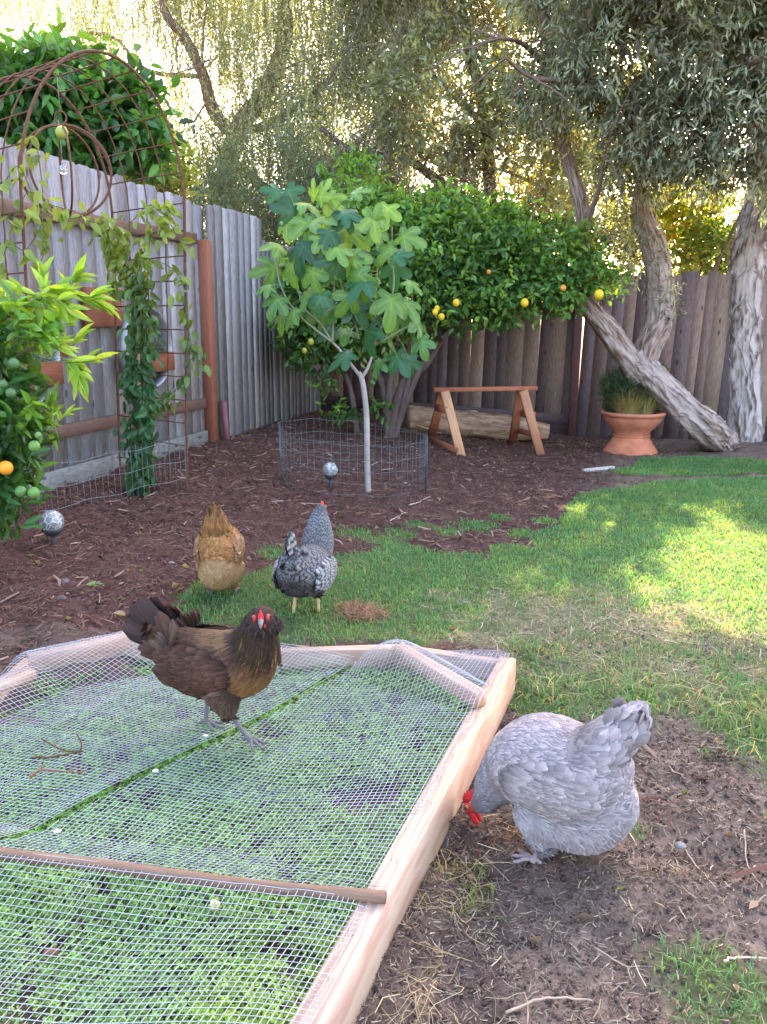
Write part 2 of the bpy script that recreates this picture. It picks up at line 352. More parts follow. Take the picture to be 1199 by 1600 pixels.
def lawn_col(x, y, n):
    q = np.stack([x, y, x * 0], -1); a = fbm(q * 1.7)[:, None]; b = np.clip((fbm(q * 6 + 9) - .42) * 3, 0, 1)[:, None]
    g1 = np.array([0.11, 0.27, 0.10]); g2 = np.array([0.18, 0.33, 0.10]); y1 = np.array([0.36, 0.33, 0.2])
    c = g1 * (1 - b) + g2 * b; dm = dry_mask(x, y); k = (rng.random(n) < .05 + .42 * dm)[:, None]
    c = np.where(k, y1 * rng.uniform(.6, 1.1, (n, 1)), c); return c * rng.uniform(.65, 1.3, (n, 1)) * (.8 + .4 * a)
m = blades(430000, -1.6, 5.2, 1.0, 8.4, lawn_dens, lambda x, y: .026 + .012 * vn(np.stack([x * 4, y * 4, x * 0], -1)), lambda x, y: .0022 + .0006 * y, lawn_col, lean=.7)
tag(m.build('lawn_grass', M['blade']), 'short green lawn grass with dry straw coloured patches', 'grass', kind='stuff')
def tuft_d(x, y):
    m = np.zeros_like(x)
    for a, b, r in [t for t in TUFT_W if t[2] >= .12 and t[1] < 3.4]: m = np.maximum(m, np.clip(1.1 - np.hypot(x - a, y - b) / r, 0, 1) * .55 * (b > 1.7))
    m *= np.clip(4 * fbm(np.stack([x * 9, y * 9, x * 0], -1)) - 1.5, 0, 1)
    m[inpoly(x, y, BEDPOLY)] = 0; return m
m = blades(150000, -.5, 3, 0.8, 4, tuft_d, lambda x, y: .07 + 0 * x, lambda x, y: .004 + 0 * x, lambda x, y, n: np.where(rng.random((n, 1)) < .22, np.array([[.42, .36, .18]]), np.array([[.12, .24, .08]])) * rng.uniform(.6, 1.5, (n, 1)), lean=1.2)
tag(m.build('long_grass', M['blade']), 'longer coarse grass growing in tufts at the lawn edge', 'grass', kind='stuff')
# thin dry straw lying about
def litter(n, x0, x1, y0, y1, dens, ln, th, cols, pmax=.5, lift=.004, rise=.25):
    x = rng.uniform(x0, x1, n); y = rng.uniform(y0, y1, n); k = rng.random(n) < dens(x, y); x = x[k]; y = y[k]; n = len(x)
    z = gfull(x, y) + rng.uniform(-.002, lift, n); a = rng.uniform(0, 2 * np.pi, n); e = rng.normal(0, rise, n)
    d = np.stack([np.cos(a) * np.cos(e), np.sin(a) * np.cos(e), np.sin(e)], -1)
    L = ln * rng.uniform(.35, 1.5, n) ** 1.4; W = th * rng.uniform(.4, 1.5, n); d, s, nn = frames(d)
    bend = rng.normal(0, .18, n)
    T = []
    C = np.asarray(cols)[rng.integers(0, len(cols), n)] * rng.uniform(.6, 1.35, (n, 1))
    V = []
    p = np.stack([x, y, z], -1)
    for t in (-.5, 0, .5):
        c = p + d * (t * L)[:, None] + s * ((.25 - t * t) * bend * L * 2)[:, None]; ww = W * (1 - .6 * abs(t))
        V += [c - s * ww[:, None], c + nn * (ww * .8)[:, None], c + s * ww[:, None]]
    V = np.stack(V, 1); o = np.arange(n)[:, None] * 9
    m = MB(); m.add(V.reshape(-1, 3), {4: np.concatenate([o + np.array(f) for f in ([0, 1, 4, 3], [1, 2, 5, 4], [3, 4, 7, 6], [4, 5, 8, 7])])}, np.repeat(C, 9, 0)); return m
def dm_mulch(x, y):
    return (1 - lawn_mask(x, y)) * (fdist(x, y) > -.05) * (~inpoly(x, y, BEDPOLY)) * (1 - sst((x * .9 - y * .33 + .75) / .5) * .75)
mc = [(.125, .06, .046), (.09, .046, .037), (.17, .087, .064), (.06, .036, .03), (.145, .08, .062), (.22, .14, .105)]
m = litter(170000, -3, 3.2, 1.6, 9.3, dm_mulch, .028, .0021, mc, rise=.35, lift=.014)
m2 = litter(7000, -3, 3.2, 1.6, 9.3, dm_mulch, .065, .0055, mc + [(.3, .19, .15)], rise=.25, lift=.02); m2_ = m2
m.add(np.concatenate(m2.V), {4: np.concatenate(m2.F[4])}, np.concatenate(m2.C))
tag(m.build('bark_mulch', M['chip']), 'shredded reddish brown bark mulch covering the beds', 'mulch', kind='stuff')
def dm_soil(x, y):
    return (1 - lawn_mask(x, y) * .75) * (~inpoly(x, y, BEDPOLY)) * sst((x * .9 - y * .33 + .85) / .5) * np.clip(.3 + 1.2 * fbm(np.stack([x * 5, y * 5, x * 0], -1)), 0, 1)
sc = [(.18, .135, .1), (.23, .185, .14), (.1, .075, .06), (.34, .27, .19), (.08, .055, .045), (.14, .1, .075), (.16, .115, .085)]
m = litter(140000, -.4, 2.6, .6, 3.6, dm_soil, .019, .0012, sc, rise=.3, lift=.008)
tag(m.build('soil_litter', M['chip']), 'small bark pieces and dead stems on bare soil', 'ground litter', kind='stuff')
def dm_straw(x, y): return np.clip(dry_mask(x, y) * .9 + .12 * dm_soil(x, y), 0, 1) * (~inpoly(x, y, BEDPOLY))
m = litter(42000, -.4, 4.5, .7, 5, dm_straw, .04, .0011, [(.42, .34, .2), (.33, .26, .15), (.5, .42, .27)], rise=.3, lift=.016)
tag(m.build('dry_straw', M['chip']), 'thin dry straw coloured grass stems lying on lawn and soil', 'straw', kind='stuff')
# crumbs of soil
n = 34000; x = rng.uniform(-.3, 2.4, n); y = rng.uniform(.8, 3.2, n); k = (rng.random(n) < dm_soil(x, y) * .9); x = x[k]; y = y[k]; n = len(x)
oc = np.array([(1, 0, 0), (0, 1, 0), (-1, 0, 0), (0, -1, 0), (0, 0, 1), (0, 0, -1)]) * 1.0; of = [(0, 1, 4), (1, 2, 4), (2, 3, 4), (3, 0, 4), (1, 0, 5), (2, 1, 5), (3, 2, 5), (0, 3, 5)]
m = MB(); d, s, nn = frames(rng.normal(size=(n, 3)))
scatter(m, oc, of, np.stack([x, y, gfull(x, y) + .001], -1), d, s, nn, .0045 * rng.uniform(.3, 1.6, (n, 1)) ** 1.3 * rng.uniform(.6, 1.3, (n, 3)), np.array([.1, .068, .058]) * rng.uniform(.5, 1.5, (n, 1)))
tag(m.build('soil_crumbs', M['chip']), 'loose dark crumbs of soil', 'soil', kind='stuff')

# ================================================================== FENCES
def fence_boards(mb, p0, p1, zb, zt, side, cols, bw=.14, th=.018, dog=True, lean=0.0, jit=.012, gap=.004, rag=.0):
    p0 = np.asarray(p0, float); p1 = np.asarray(p1, float); d = p1 - p0; L = np.linalg.norm(d); d /= L; nrmv = np.array([-d[1], d[0], 0]) * side
    n = max(1, int(round(L / bw))); ws = rng.uniform(.72, 1.25, n); ws = ws / ws.sum() * L; cs = np.cumsum(ws)
    for i in range(n):
        w_ = ws[i]; t = (cs[i] - w_ / 2) / L; c = p0 + d * (t * L); z0 = zb(t) if callable(zb) else zb; z1 = (zt(t) if callable(zt) else zt) + rng.uniform(-jit, jit)
        W = w_ / 2 - (gap / 2 * rng.uniform(.0, 1.0) if rng.random() < .14 else -.003); cc = .028 if dog else .002
        ln = lean + rng.normal(0, .0018); off = nrmv * (rng.uniform(-.0015, .0015))
        pr = [(-W, z0), (W, z0), (W, z1 - cc), (W - cc, z1), (-W + cc, z1), (-W, z1 - cc)]
        V = []; G = []; o = rng.random(3) * 20
        for k in (0, 1):
            for a, z in pr:
                V.append(c + d * (a + ln * (z - z0)) + nrmv * (th * k) + off + np.array([0, 0, z])); G.append(np.array([z, a, k * th]) + o)
        F = [list(range(6))[::-1], list(range(6, 12))] + [[q, (q + 1) % 6, 6 + (q + 1) % 6, 6 + q] for q in range(6)]
        C = np.array(cols[rng.integers(0, len(cols))]) * rng.uniform(.78, 1.2)
        mb.add(V, F, C, G)
GREY = [(.27, .26, .275), (.32, .305, .32), (.24, .23, .25), (.28, .26, .255), (.35, .335, .345), (.25, .225, .225)]
BROWN = [(.19, .13, .115), (.25, .175, .145), (.14, .1, .098), (.29, .21, .165), (.16, .12, .125), (.12, .085, .085)]
FD3 = np.array([FD[0], FD[1], 0.]); FN3 = np.array([FN[0], FN[1], 0.]); C0 = np.array([FC[0], FC[1], 0.])
def fl(y, off=0.0):                                                 # point on the left fence line at world y
    t = (y - FC[1]) / FD[1]; return C0 + FD3 * t + FN3 * off
Y1, Y2 = 6.94, 8.02                                                # post, end of the tall section
f1 = empty('wood_fence', fl(5.0), label='grey board fence seen from its rail side, behind the rusty arch', cat='fence')
f1.location = (0, 0, 0)
m = MB(); fence_boards(m, fl(2.6), fl(Y1 + .06), -.05, lambda t: 2.44 - .155 * t + .012 * math.sin(t * 9), 1, GREY, jit=.015, lean=.035); m.build('board_panel', M['wood'], f1)
RW = (.3, .115, .07); RW2 = (.22, .11, .075)
for z, o in ((2.0, .03), (.62, .03)):
    m = MB(); a, b = fl(2.6, .03), fl(Y1 - .06, .03); a[2] = z - .05 * (1 if z > 1 else 0); b[2] = z; beam(m, a, b, .038, .085, (.2, .125, .1)); m.build('rail', M['redwood'], f1)
for y in (Y1, 4.45, 2.7):
    m = MB(); a = fl(y, .045); b = fl(y + .06, .045); a[2] = .0; b[2] = 2.0; beam(m, a, b, .09, .09, RW if y == Y1 else (.2, .12, .09), up=FN3); m.build('post', M['redwood'], f1)
m = MB(); a, b = fl(2.6, .034), fl(Y1 - .06, .034); a[2] = b[2] = .3; beam(m, a, b, .03, .16, (.27, .27, .26)); m.build('kickboard', M['wood'], f1)
f2 = empty('wood_fence', label='tall section of grey dog eared boards beside the redwood post', cat='fence')
m = MB(); fence_boards(m, fl(Y1 + .05, .06), fl(Y2, .06), 0.05, lambda t: 2.31 + .0 * t, 1, GREY, bw=.135, lean=.03); m.build('board_panel', M['wood'], f2)
f3 = empty('wood_fence', label='lower grey board section running into the back corner behind the fig tree', cat='fence')
m = MB(); fence_boards(m, fl(Y2 + .02, .05), fl(9.6, .05), 0.05, 2.1, 1, [tuple(np.array(c) * .85) for c in GREY], bw=.13, lean=.02); m.build('board_panel', M['wood'], f3)
BD = np.array([.9869, -.1614, 0.]); BC = C0 + FD3 * .06
f4 = empty('wood_fence', label='weathered brown back fence behind the lemon tree and pot', cat='fence')
m = MB(); fence_boards(m, BC, BC + BD * 3.1, 0.05, lambda t: 2.1 - .18 * t, -1, BROWN, bw=.145, dog=False, lean=.02, gap=.006); m.build('board_panel', M['wood'], f4)
m = MB(); fence_boards(m, BC + BD * 3.12, BC + BD * 8.6, -.06, lambda t: 1.83 + .05 * t, -1, BROWN, bw=.15, dog=False, lean=.03, jit=.025, gap=.008); m.build('board_panel', M['wood'], f4)
BNv = np.array([-.1614, -.9869, 0.])
m = MB(); a, b = BC + BNv * .035, BC + BD * 3.05 + BNv * .035; a[2] = .40; b[2] = .21; beam(m, a, b, .04, .09, (.1, .07, .07)); m.build('rail', M['wood'], f4)
m = MB(); a, b = BC + BNv * .035, BC + BD * 3.05 + BNv * .035; a[2] = 1.55; b[2] = 1.48; beam(m, a, b, .04, .09, (.09, .065, .07)); m.build('rail', M['wood'], f4)
m = MB(); a = BC + BD * 3.08 + BNv * .05; b = a.copy(); b[2] = 1.46; a[2] = -.1; beam(m, a, b, .09, .09, (.12, .06, .055), up=BNv); m.build('post', M['wood'], f4)
m = MB(); a = BC + BNv * .03; b = BC + BD * 3.05 + BNv * .03; a[2] = .24; b[2] = .08; beam(m, a, b, .03, .2, (.06, .04, .04)); m.build('kickboard', M['wood'], f4)
# pink pipe at the post
pv = fl(Y1 + .12, .14); m = MB(); tube(m, [pv + (0, 0, .15), pv + (-.02, 0, .62)], .03, 12, (.2, .07, .09))
tag(m.build('standpipe', M['paint']), 'short dark pink pipe standing at the foot of the redwood post', 'pipe')

# ================================================================== FRAMED BED
W5 = (.52, .37, .27)
bed = empty('garden_bed_frame', label='new timber frame round the mesh covered clover bed', cat='bed frame')
M['fir'].node_tree  # pale sawn timber
m = MB(); hw = .03; c0 = BR0 + bs * hw; c1 = BR1 + bs * hw; c0[2] = c1[2] = ZB / 2 - .003
beam(m, c0, c1, .06, ZB + .0, W5, bev=.004, off=np.array([.3, 4., 1.])); m.build('side_board', M['fir'], bed)
EDGE = [(BR1 + bs * .06 - bd * .02), FA, FB, FCc, FDd, on(-60, 1110, ZB)]
for i in range(5):
    if i in (1,): pass
    a = EDGE[i].copy(); b = EDGE[i + 1].copy(); a[2] = b[2] = ZB / 2 - .006 - .002 * i
    if i in (0, 2, 4, 1, 3):
        dd = nrm(b - a); m = MB(); beam(m, a + dd * .004, b - dd * .004, .045, ZB - .012, (.45, .33, .25)); m.build('end_board' if i < 4 else 'side_board', M['fir'], bed)
def brace(u0, v0, u1, v1, zc, wd=.05, ht=.05, C=W5, lab=None):
    a = on(u0, v0, zc); b = on(u1, v1, zc); a[2] = b[2] = zc - ht / 2; m = MB(); beam(m, a, b, wd, ht, C, bev=.003); o = m.build('corner_brace', M['fir'], bed); return a, b
brA = brace(752, 1082, 622, 1006, .19)
brB = brace(45, 1024, 200, 990, .19)
brC = brace(-70, 1095, 52, 1046, .165, .035, .03)
# mesh
def zmesh(x, y):
    """height of the wire cloth"""
    p = np.stack([x, y], -1); db = ((x - BR0[0]) * bs[0] + (y - BR0[1]) * bs[1])
    z = .146 - .055 * sst((db - .05) / .45) + .012 * np.sin(x * 5 + y * 3)
    for q_ in range(0, 20, 3): z = np.maximum(z, STK[q_][2] + .0145 - .35 * np.maximum(segd(x, y, STK[q_], STK[q_ + 3]) - .006, 0))
    # rise over far frame, braces
    for a, b, h, r in ((EDGE[1], EDGE[2], .145, .3), (EDGE[2], EDGE[3], .145, .3)):
        z = np.maximum(z, h - .12 * sst(segd(x, y, a, b) / r) * 1)
    for a, b, h, r in ((brA[0], brA[1], .196, .30), (brB[0], brB[1], .196, .30), (brC[0], brC[1], .176, .25)):
        z = np.maximum(z, h - .16 * sst(segd(x, y, a, b) / r))
    return z
STK = spline([on(-60, 1328, .128), on(180, 1357, .130), on(400, 1386, .137), on(603, 1404, .1505)], 24)
def segd(x, y, a, b):
    ax, ay = a[0], a[1]; dx, dy = b[0] - a[0], b[1] - a[1]; t = np.clip(((x - ax) * dx + (y - ay) * dy) / (dx * dx + dy * dy), 0, 1)
    return np.hypot(x - ax - t * dx, y - ay - t * dy)
S0 = on(-120, 1395, .1)[:2]; S1 = on(310, 1165, .1)[:2]; S2 = on(560, 1048, .12)[:2]
seamd = nrm(S1 - S0); 
SEAM_END = on(560, 1020, .14)[:2]
edge_far = [e[:2] for e in EDGE]
MESH_R = np.array([BR0[:2] + bs[:2] * .012, (BR1 - bd * .0)[:2] + bs[:2] * .012, on(800, 1018, .14)[:2], on(640, 996, .16)[:2], on(620, 998, .15)[:2], SEAM_END, S1, S0, (-1.5, .55)])
MESH_L = np.array([S0 + (-.008, .018), S1 + (-.006, .012), SEAM_END + (-.001, .002), on(430, 1004, .15)[:2], on(190, 984, .2)[:2], on(42, 1012, .2)[:2], on(-80, 1090, .17)[:2], (-1.9, 1.5)])
def mesh_cloth(poly, dirA, dirB, sp, rad, C, flt, zoff=0.0):
    """two families of parallel wires, cut to the polygon"""
    mb = MB(); A = nrm(np.array(dirA)); B = nrm(np.array(dirB)); O = poly.mean(0)
    for D1, D2, ph in ((A, B, 0.0), (B, A, .5)):
        nrm2 = np.array([-D1[1], D1[0]]); sn = abs(D2 @ nrm2); n = int(2.4 / (sp * 1)) ; st = sp
        for i in range(-n, n + 1):
            base = O + D2 * (i * st); wb = rng.uniform(.82, 1.12)
            t = np.arange(-2.6, 2.6, .02); P = base + t[:, None] * D1
            P = P + nrm2 * ((vn(np.stack([t * 2.2, t * 0 + i * .13, t * 0 + ph * 9], -1)) - .5) * .03)[:, None]
            k = inpoly(P[:, 0], P[:, 1], poly)
            if k.sum() < 3: continue
            idx = np.flatnonzero(k); runs = np.split(idx, np.flatnonzero(np.diff(idx) > 1) + 1)
            for r_ in runs:
                if len(r_) < 3: continue
                Q = P[r_]; z = zmesh(Q[:, 0], Q[:, 1]) + zoff + .0006 * np.sin(t[r_] * 300 + i) + (.0008 if ph else -.0008)
                flt.append(0); m3 = len(Q); p3 = np.c_[Q, z]; sx = np.r_[nrm2, 0.] * rad; up = np.array([0, 0, rad])
                V = np.stack([p3 - sx, p3 + up, p3 + sx, p3 - up], 1).reshape(-1, 3)
                ii = np.arange(m3 - 1)[:, None] * 4; q4 = np.arange(4)[None]
                F = np.stack([ii + q4, ii + (q4 + 1) % 4, ii + 4 + (q4 + 1) % 4, ii + 4 + q4], -1).reshape(-1, 4)
                mb.add(V, {4: F}, np.array(C) * wb)
    return mb
wc = (.43, .43, .47); SPC = .0150
bdir = bd[:2]; fdir = np.array([-.986, .167])
mr_ = mesh_cloth(MESH_R, bdir, fdir, SPC, .00085, wc, []).build('wire_mesh', M['wire'])
tag(mr_, 'large sheet of galvanised wire mesh stretched over the clover bed, right of the seam', 'wire mesh', 'mesh sheets over the bed')
ml_ = mesh_cloth(MESH_L, np.array([.60, .80]), np.array([-.975, .22]), SPC, .00085, wc, [], .003).build('wire_mesh', M['wire'])
tag(ml_, 'galvanised wire mesh sheet left of the seam with dead twigs lying on it', 'wire mesh', 'mesh sheets over the bed')
for t_ in np.linspace(.42, 2.05, 15):
    p = BR0 + bd * t_ + bs * rng.uniform(.018, .04); a_ = p - bs * .006; b_ = p + bs * .006; a_[2] = b_[2] = ZB - .001; m = MB(); tube(m, [a_, a_ + (0, 0, .0085), b_ + (0, 0, .0085), b_], .0009, 5, (.3, .3, .32)); m.build('staple', M['wire'], bed)
# dowel
STK[:, 2] += .003; m = MB(); tube(m, STK, .0135, 14, (.2, .125, .085)); tag(m.build('wooden_stick', M['redwood']), 'long round brown stick laid across the mesh onto the timber edge', 'stick')
# clover inside
def clover(n, size):
    x = rng.uniform(-2.1, .55, n); y = rng.uniform(.6, 3.0, n); q = np.stack([x, y, x * 0], -1)
    cov = sst((fbm(q * 2.6 + 3) - .26) / .2) * sst((fbm(q * 9 + 1) - .22) / .22)
    near = sst((2.0 - y) / 1.0); left = sst((y - 1.2) / .8) * .0
    k = inpoly(x, y, BEDPOLY) & (rng.random(n) < np.clip(cov + .25 * near, 0, 1)); x = x[k]; y = y[k]; n = len(x)
    z = .02 + .045 * rng.random(n) ** .7; z = np.minimum(z, zmesh(x, y) - .02)
    T = []; F = []; TC = []
    for a in (90, 210, 330):
        c, s_ = math.cos(R(a)), math.sin(R(a)); b = len(T)
        for px, py, pz, cc in ((0, 0, 0, 1.35), (.55, -.36, .06, 1), (1.0, -.3, .08, .95), (1.08, 0, .02, 1), (1.0, .3, .08, .95), (.55, .36, .06, 1)):
            T.append((px * c - py * s_, px * s_ + py * c, pz)); TC.append((cc, cc, cc))
        F.append((b, b + 1, b + 2, b + 3)); F.append((b, b + 3, b + 4, b + 5))
    up = nrm(np.array([0, 0, 1.]) + rng.normal(0, .28, (n, 3))); r0 = rng.normal(size=(n, 3)); d = nrm(np.cross(up, r0)); s = np.cross(up, d)
    yl = np.clip((fbm(np.stack([x, y, x * 0], -1) * 4 + 30) - .45) * 4, 0, 1)[:, None] * near[k][:, None]
    C = (np.array([.18, .33, .09]) * (1 - yl) + np.array([.28, .42, .06]) * yl) * rng.uniform(.6, 1.35, (n, 1))
    m = MB(); scatter(m, T, F, np.stack([x, y, z], -1), d, s, up, size * rng.uniform(.6, 1.35, n), C, TC)
    # stems
    st = MB(); k2 = rng.random(n) < .3; p = np.stack([x, y, z], -1)[k2]; nn = len(p); sd = rng.normal(0, .01, (nn, 3)); q0 = p + sd; q0[:, 2] = 0
    e = np.array([.0007, 0, 0]); V = np.stack([q0 - e, q0 + e, p + e, p - e], 1); m.add(V.reshape(-1, 3), {4: np.arange(nn)[:, None] * 4 + np.arange(4)}, (.14, .2, .08))
    return m
tag(clover(125000, .0088).build('clover', M['leaf_dull']), 'low green clover growing under the wire mesh', 'clover', kind='stuff')
# small finds on the mesh
def twig(pts, r0, C, name, lab, cat, branches=(), group=None, sides=7, matn='smoothbark'):
    m = MB(); P = spline(pts, 14); P[1:-1] += rng.normal(0, r0 * .5, P[1:-1].shape); tube(m, P, np.linspace(r0, r0 * .55, 14), sides, C)
    for b in branches: Q = spline(b, 8); tube(m, Q, np.linspace(r0 * .6, r0 * .35, 8), 6, C)
    o = m.build(name, M[matn]); tag(o, lab, cat, group); return o
def zm(p, h=.005): p = np.array(p); p[2] = zmesh(p[0], p[1]) + h; return p
zz = .11
twig([zm(on(50, 1182, zz)), zm(on(90, 1180, zz)), zm(on(128, 1172, zz))], .004, (.1, .05, .035), 'twig', 'dark forked twig on the mesh, upper of the two left of the seam', 'twig', [[zm(on(65, 1156, zz), .012), zm(on(95, 1170, zz)), zm(on(120, 1174, zz))], [zm(on(124, 1176, zz)), zm(on(128, 1166, zz), .014), zm(on(121, 1157, zz), .03)]])
twig([zm(on(48, 1212, zz)), zm(on(62, 1202, zz)), zm(on(88, 1202, zz)), zm(on(129, 1206, zz))], .004, (.2, .1, .06), 'twig', 'paler brown twig on the mesh, lower of the two left of the seam', 'twig', [[zm(on(62, 1202, zz)), zm(on(68, 1194, zz), .012)]])
def pebble(name, p, r, C, lab, cat, group=None, matn='stone'):
    m = MB(); ball(m, (0, 0, 0), r, 12, 8, C, nz=.5); o = m.build(name, M[matn], smooth=True); o.location = p; tag(o, lab, cat, group); return o
for i, (u, v, lab) in enumerate([(243, 1203, 'white pebble in the seam of the mesh below the brown hen'), (90, 1300, 'flat white pebble near the left end of the mesh seam'), (320, 1143, 'white scrap behind the brown hen\'s foot in the seam')]):
    p = on(u, v, .1); p[2] = zmesh(p[0], p[1]) + .0; pebble('pebble', p, (.010, .007, .005), (.7, .7, .68), lab, 'pebble', 'pale bits in the mesh seam')
p = on(566, 1161, .08); p[2] = zmesh(p[0], p[1]) - .006; pebble('dropping', p, (.012, .010, .009), (.05, .035, .03), 'small dark lump under the mesh right of the brown hen', 'lump')
for u, v, lab in ((335, 1413, 'white clover flower under the mesh just below the stick'),):
    p = on(u, v, .07); m = MB(); ball(m, (0, 0, 0), .011, 10, 8, (.75, .72, .55), nz=1.2); o = m.build('clover_flower', M['leaf_dull']); o.location = p; tag(o, lab, 'flower')
p = on(78, 1490, .06); m = MB(); ball(m, (0, 0, 0), (.016, .012, .01), 10, 8, (.2, .12, .07), nz=1.4); o = m.build('dead_leaf', M['chip']); o.location = p; tag(o, 'curled brown dead leaf under the mesh at lower left', 'leaf')
# ================================================================== VEGETATION
SPOTS = [(1150, 868, .30), (1215, 890, .34), (1090, 850, .15), (1105, 905, .2), (1180, 930, .22), (1060, 840, .07), (970, 822, .09), (1040, 880, .06), (990, 895, .05), (1150, 990, .07), (1230, 1010, .12), (930, 850, .04), (1250, 820, .2), (1195, 1060, .05),
         (830, 1300, .035), (700, 1378, .05), (660, 1410, .03), (690, 1560, .05), (640, 1585, .03), (1020, 955, .05), (1100, 960, .08), (1075, 1250, .03), (800, 1335, .03), (950, 1280, .02)]
SPOT_W = [(on(u, v), r) for u, v, r in SPOTS]
SPOT_W += [(np.array([-.46, 2.22, .45]), .05), (np.array([.40, 1.76, .34]), .04), (np.array([-.33, 2.12, .5]), .03)]
def sunlit(p):
    """True where a leaf would stand in one of the gaps the sun shines through"""
    k = np.zeros(len(p), bool)
    for c, r in SPOT_W:
        d = p - c; t = d @ SUN_DIR; e = np.linalg.norm(d - t[:, None] * SUN_DIR, axis=1); k |= (t > .6) & (e < r)
    return k
# leaf shapes: x along, width 1 = length
def leaf_t(w, fold=.12, droop=.12, rows=3):
    T = [(0, 0, 0)]; F = []; ts = np.linspace(0, 1, rows + 2)[1:-1]
    for t in ts:
        ww = w * .5 * math.sin(math.pi * t ** .8) ** .8; z = -droop * t * t
        T += [(t, -ww, z + fold * ww), (t, 0, z - fold * ww), (t, ww, z + fold * ww)]
    T.append((1, 0, -droop)); n = len(T) - 1
    F += [(0, 2, 1), (0, 3, 2)]
    for i in range(rows - 1): b = 1 + 3 * i; F += [(b, b + 1, b + 4, b + 3), (b + 1, b + 2, b + 5, b + 4)]
    b = 1 + 3 * (rows - 1); F += [(b, b + 1, n), (b + 1, b + 2, n)]
    return T, F
LEAF_HI = leaf_t(.42, .5, .16, 3); LEAF_LO = leaf_t(.45, .4, .12, 1); LEAF_NARROW = leaf_t(.16, .3, .1, 1); LEAF_LONG = leaf_t(.27, .5, .22, 3)
QUAD = ([(0, 0, 0), (.45, -.5, .0), (1, 0, -.05), (.45, .5, .0)], [(0, 1, 2, 3)])
def pts_in(blobs, n, shell=.5):
    """n points in a union of ellipsoids [(cx,cy,cz,rx,ry,rz)], denser near the outside"""
    B = np.array(blobs, float); v = B[:, 3] * B[:, 4] * B[:, 5]; i = rng.choice(len(B), n, p=v ** .8 / (v ** .8).sum())
    d = nrm(rng.normal(size=(n, 3))); r = rng.random(n) ** (1 / 3.); r = r * (1 - shell) + shell * (.75 + .25 * rng.random(n)); 
    return B[i, :3] + d * r[:, None] * B[i, 3:6], d
def foliage(mb, blobs, ncl, per, leaf, L, Wd, cols, spread, hang=0.0, outw=.5, shell=.5, prune=True, jit=.25, keep=None, tw=None, up=.6, colf=None):
    c, d = pts_in(blobs, ncl, shell)
    if keep is not None: k = keep(c); c, d = c[k], d[k]
    if prune: k = ~sunlit(c); c, d = c[k], d[k]
    n = len(c); tone = rng.uniform(.6, 1.35, n) * (0.75 + .5 * fbm(c * 1.7)); ci = rng.integers(0, len(cols), n)
    ax = nrm(d * outw + rng.normal(0, .5, (n, 3)) + np.array([0, 0, .25 - hang]))      # twig direction of each cluster
    P = np.repeat(c, per, 0); A = np.repeat(ax, per, 0); N = len(P)
    t = np.tile(np.linspace(-1, 1, per), n)[:, None] + rng.normal(0, .1, (N, 1))
    P = P + A * t * spread + rng.normal(0, spread * .16, (N, 3))
    D = nrm(A * .7 + nrm(rng.normal(size=(N, 3))) * .9 + np.array([0, 0, -hang]))
    nn = nrm(np.array([0, 0, up]) + rng.normal(0, .55, (N, 3))); s = nrm(np.cross(nn, D)); nn = np.cross(D, s)
    if prune: k = ~sunlit(P); P, D, s, nn = P[k], D[k], s[k], nn[k]; ids = np.repeat(np.arange(n), per)[k]
    else: ids = np.repeat(np.arange(n), per)
    N = len(P); ln = L * rng.uniform(1 - jit, 1 + jit, N); sc = np.stack([ln, ln * Wd, ln], 1)
    C = np.asarray(cols)[ci[ids]] * tone[ids][:, None] * rng.uniform(.8, 1.2, (N, 1))
    if colf is not None: C = colf(P, C)
    scatter(mb, leaf[0], leaf[1], P, D, s, nn, sc, C)
    if tw is not None:
        for q in range(0, n, tw[2]): tube(mb, [c[q] - ax[q] * spread * 1.1, c[q] + ax[q] * spread * .8], [tw[0], tw[0] * .5], 4, tw[1], cap=False)
    return c
def branch(mb, pts, r0, r1, C, sides=10, n=None, rough=.15, fl=1.0):
    n = n or max(8, 5 * len(pts)); P = spline(pts, n); rr = np.linspace(r0, r1, n); rr[0] *= fl
    sd = rng.random(3) * 20
    def dp(m, a):
        q = np.stack([np.repeat(np.linspace(0, m * .25, m)[:, None], len(a), 1), np.cos(a)[None] * 1.5 + 0 * np.zeros((m, 1)), np.sin(a)[None] * 1.5 + np.zeros((m, 1))], -1) + sd
        return 1 + (fbm(q, 3) - .5) * rough * 2
    Cc = np.asarray(C, float)
    tube(mb, P, rr, sides, Cc, disp=dp); return P
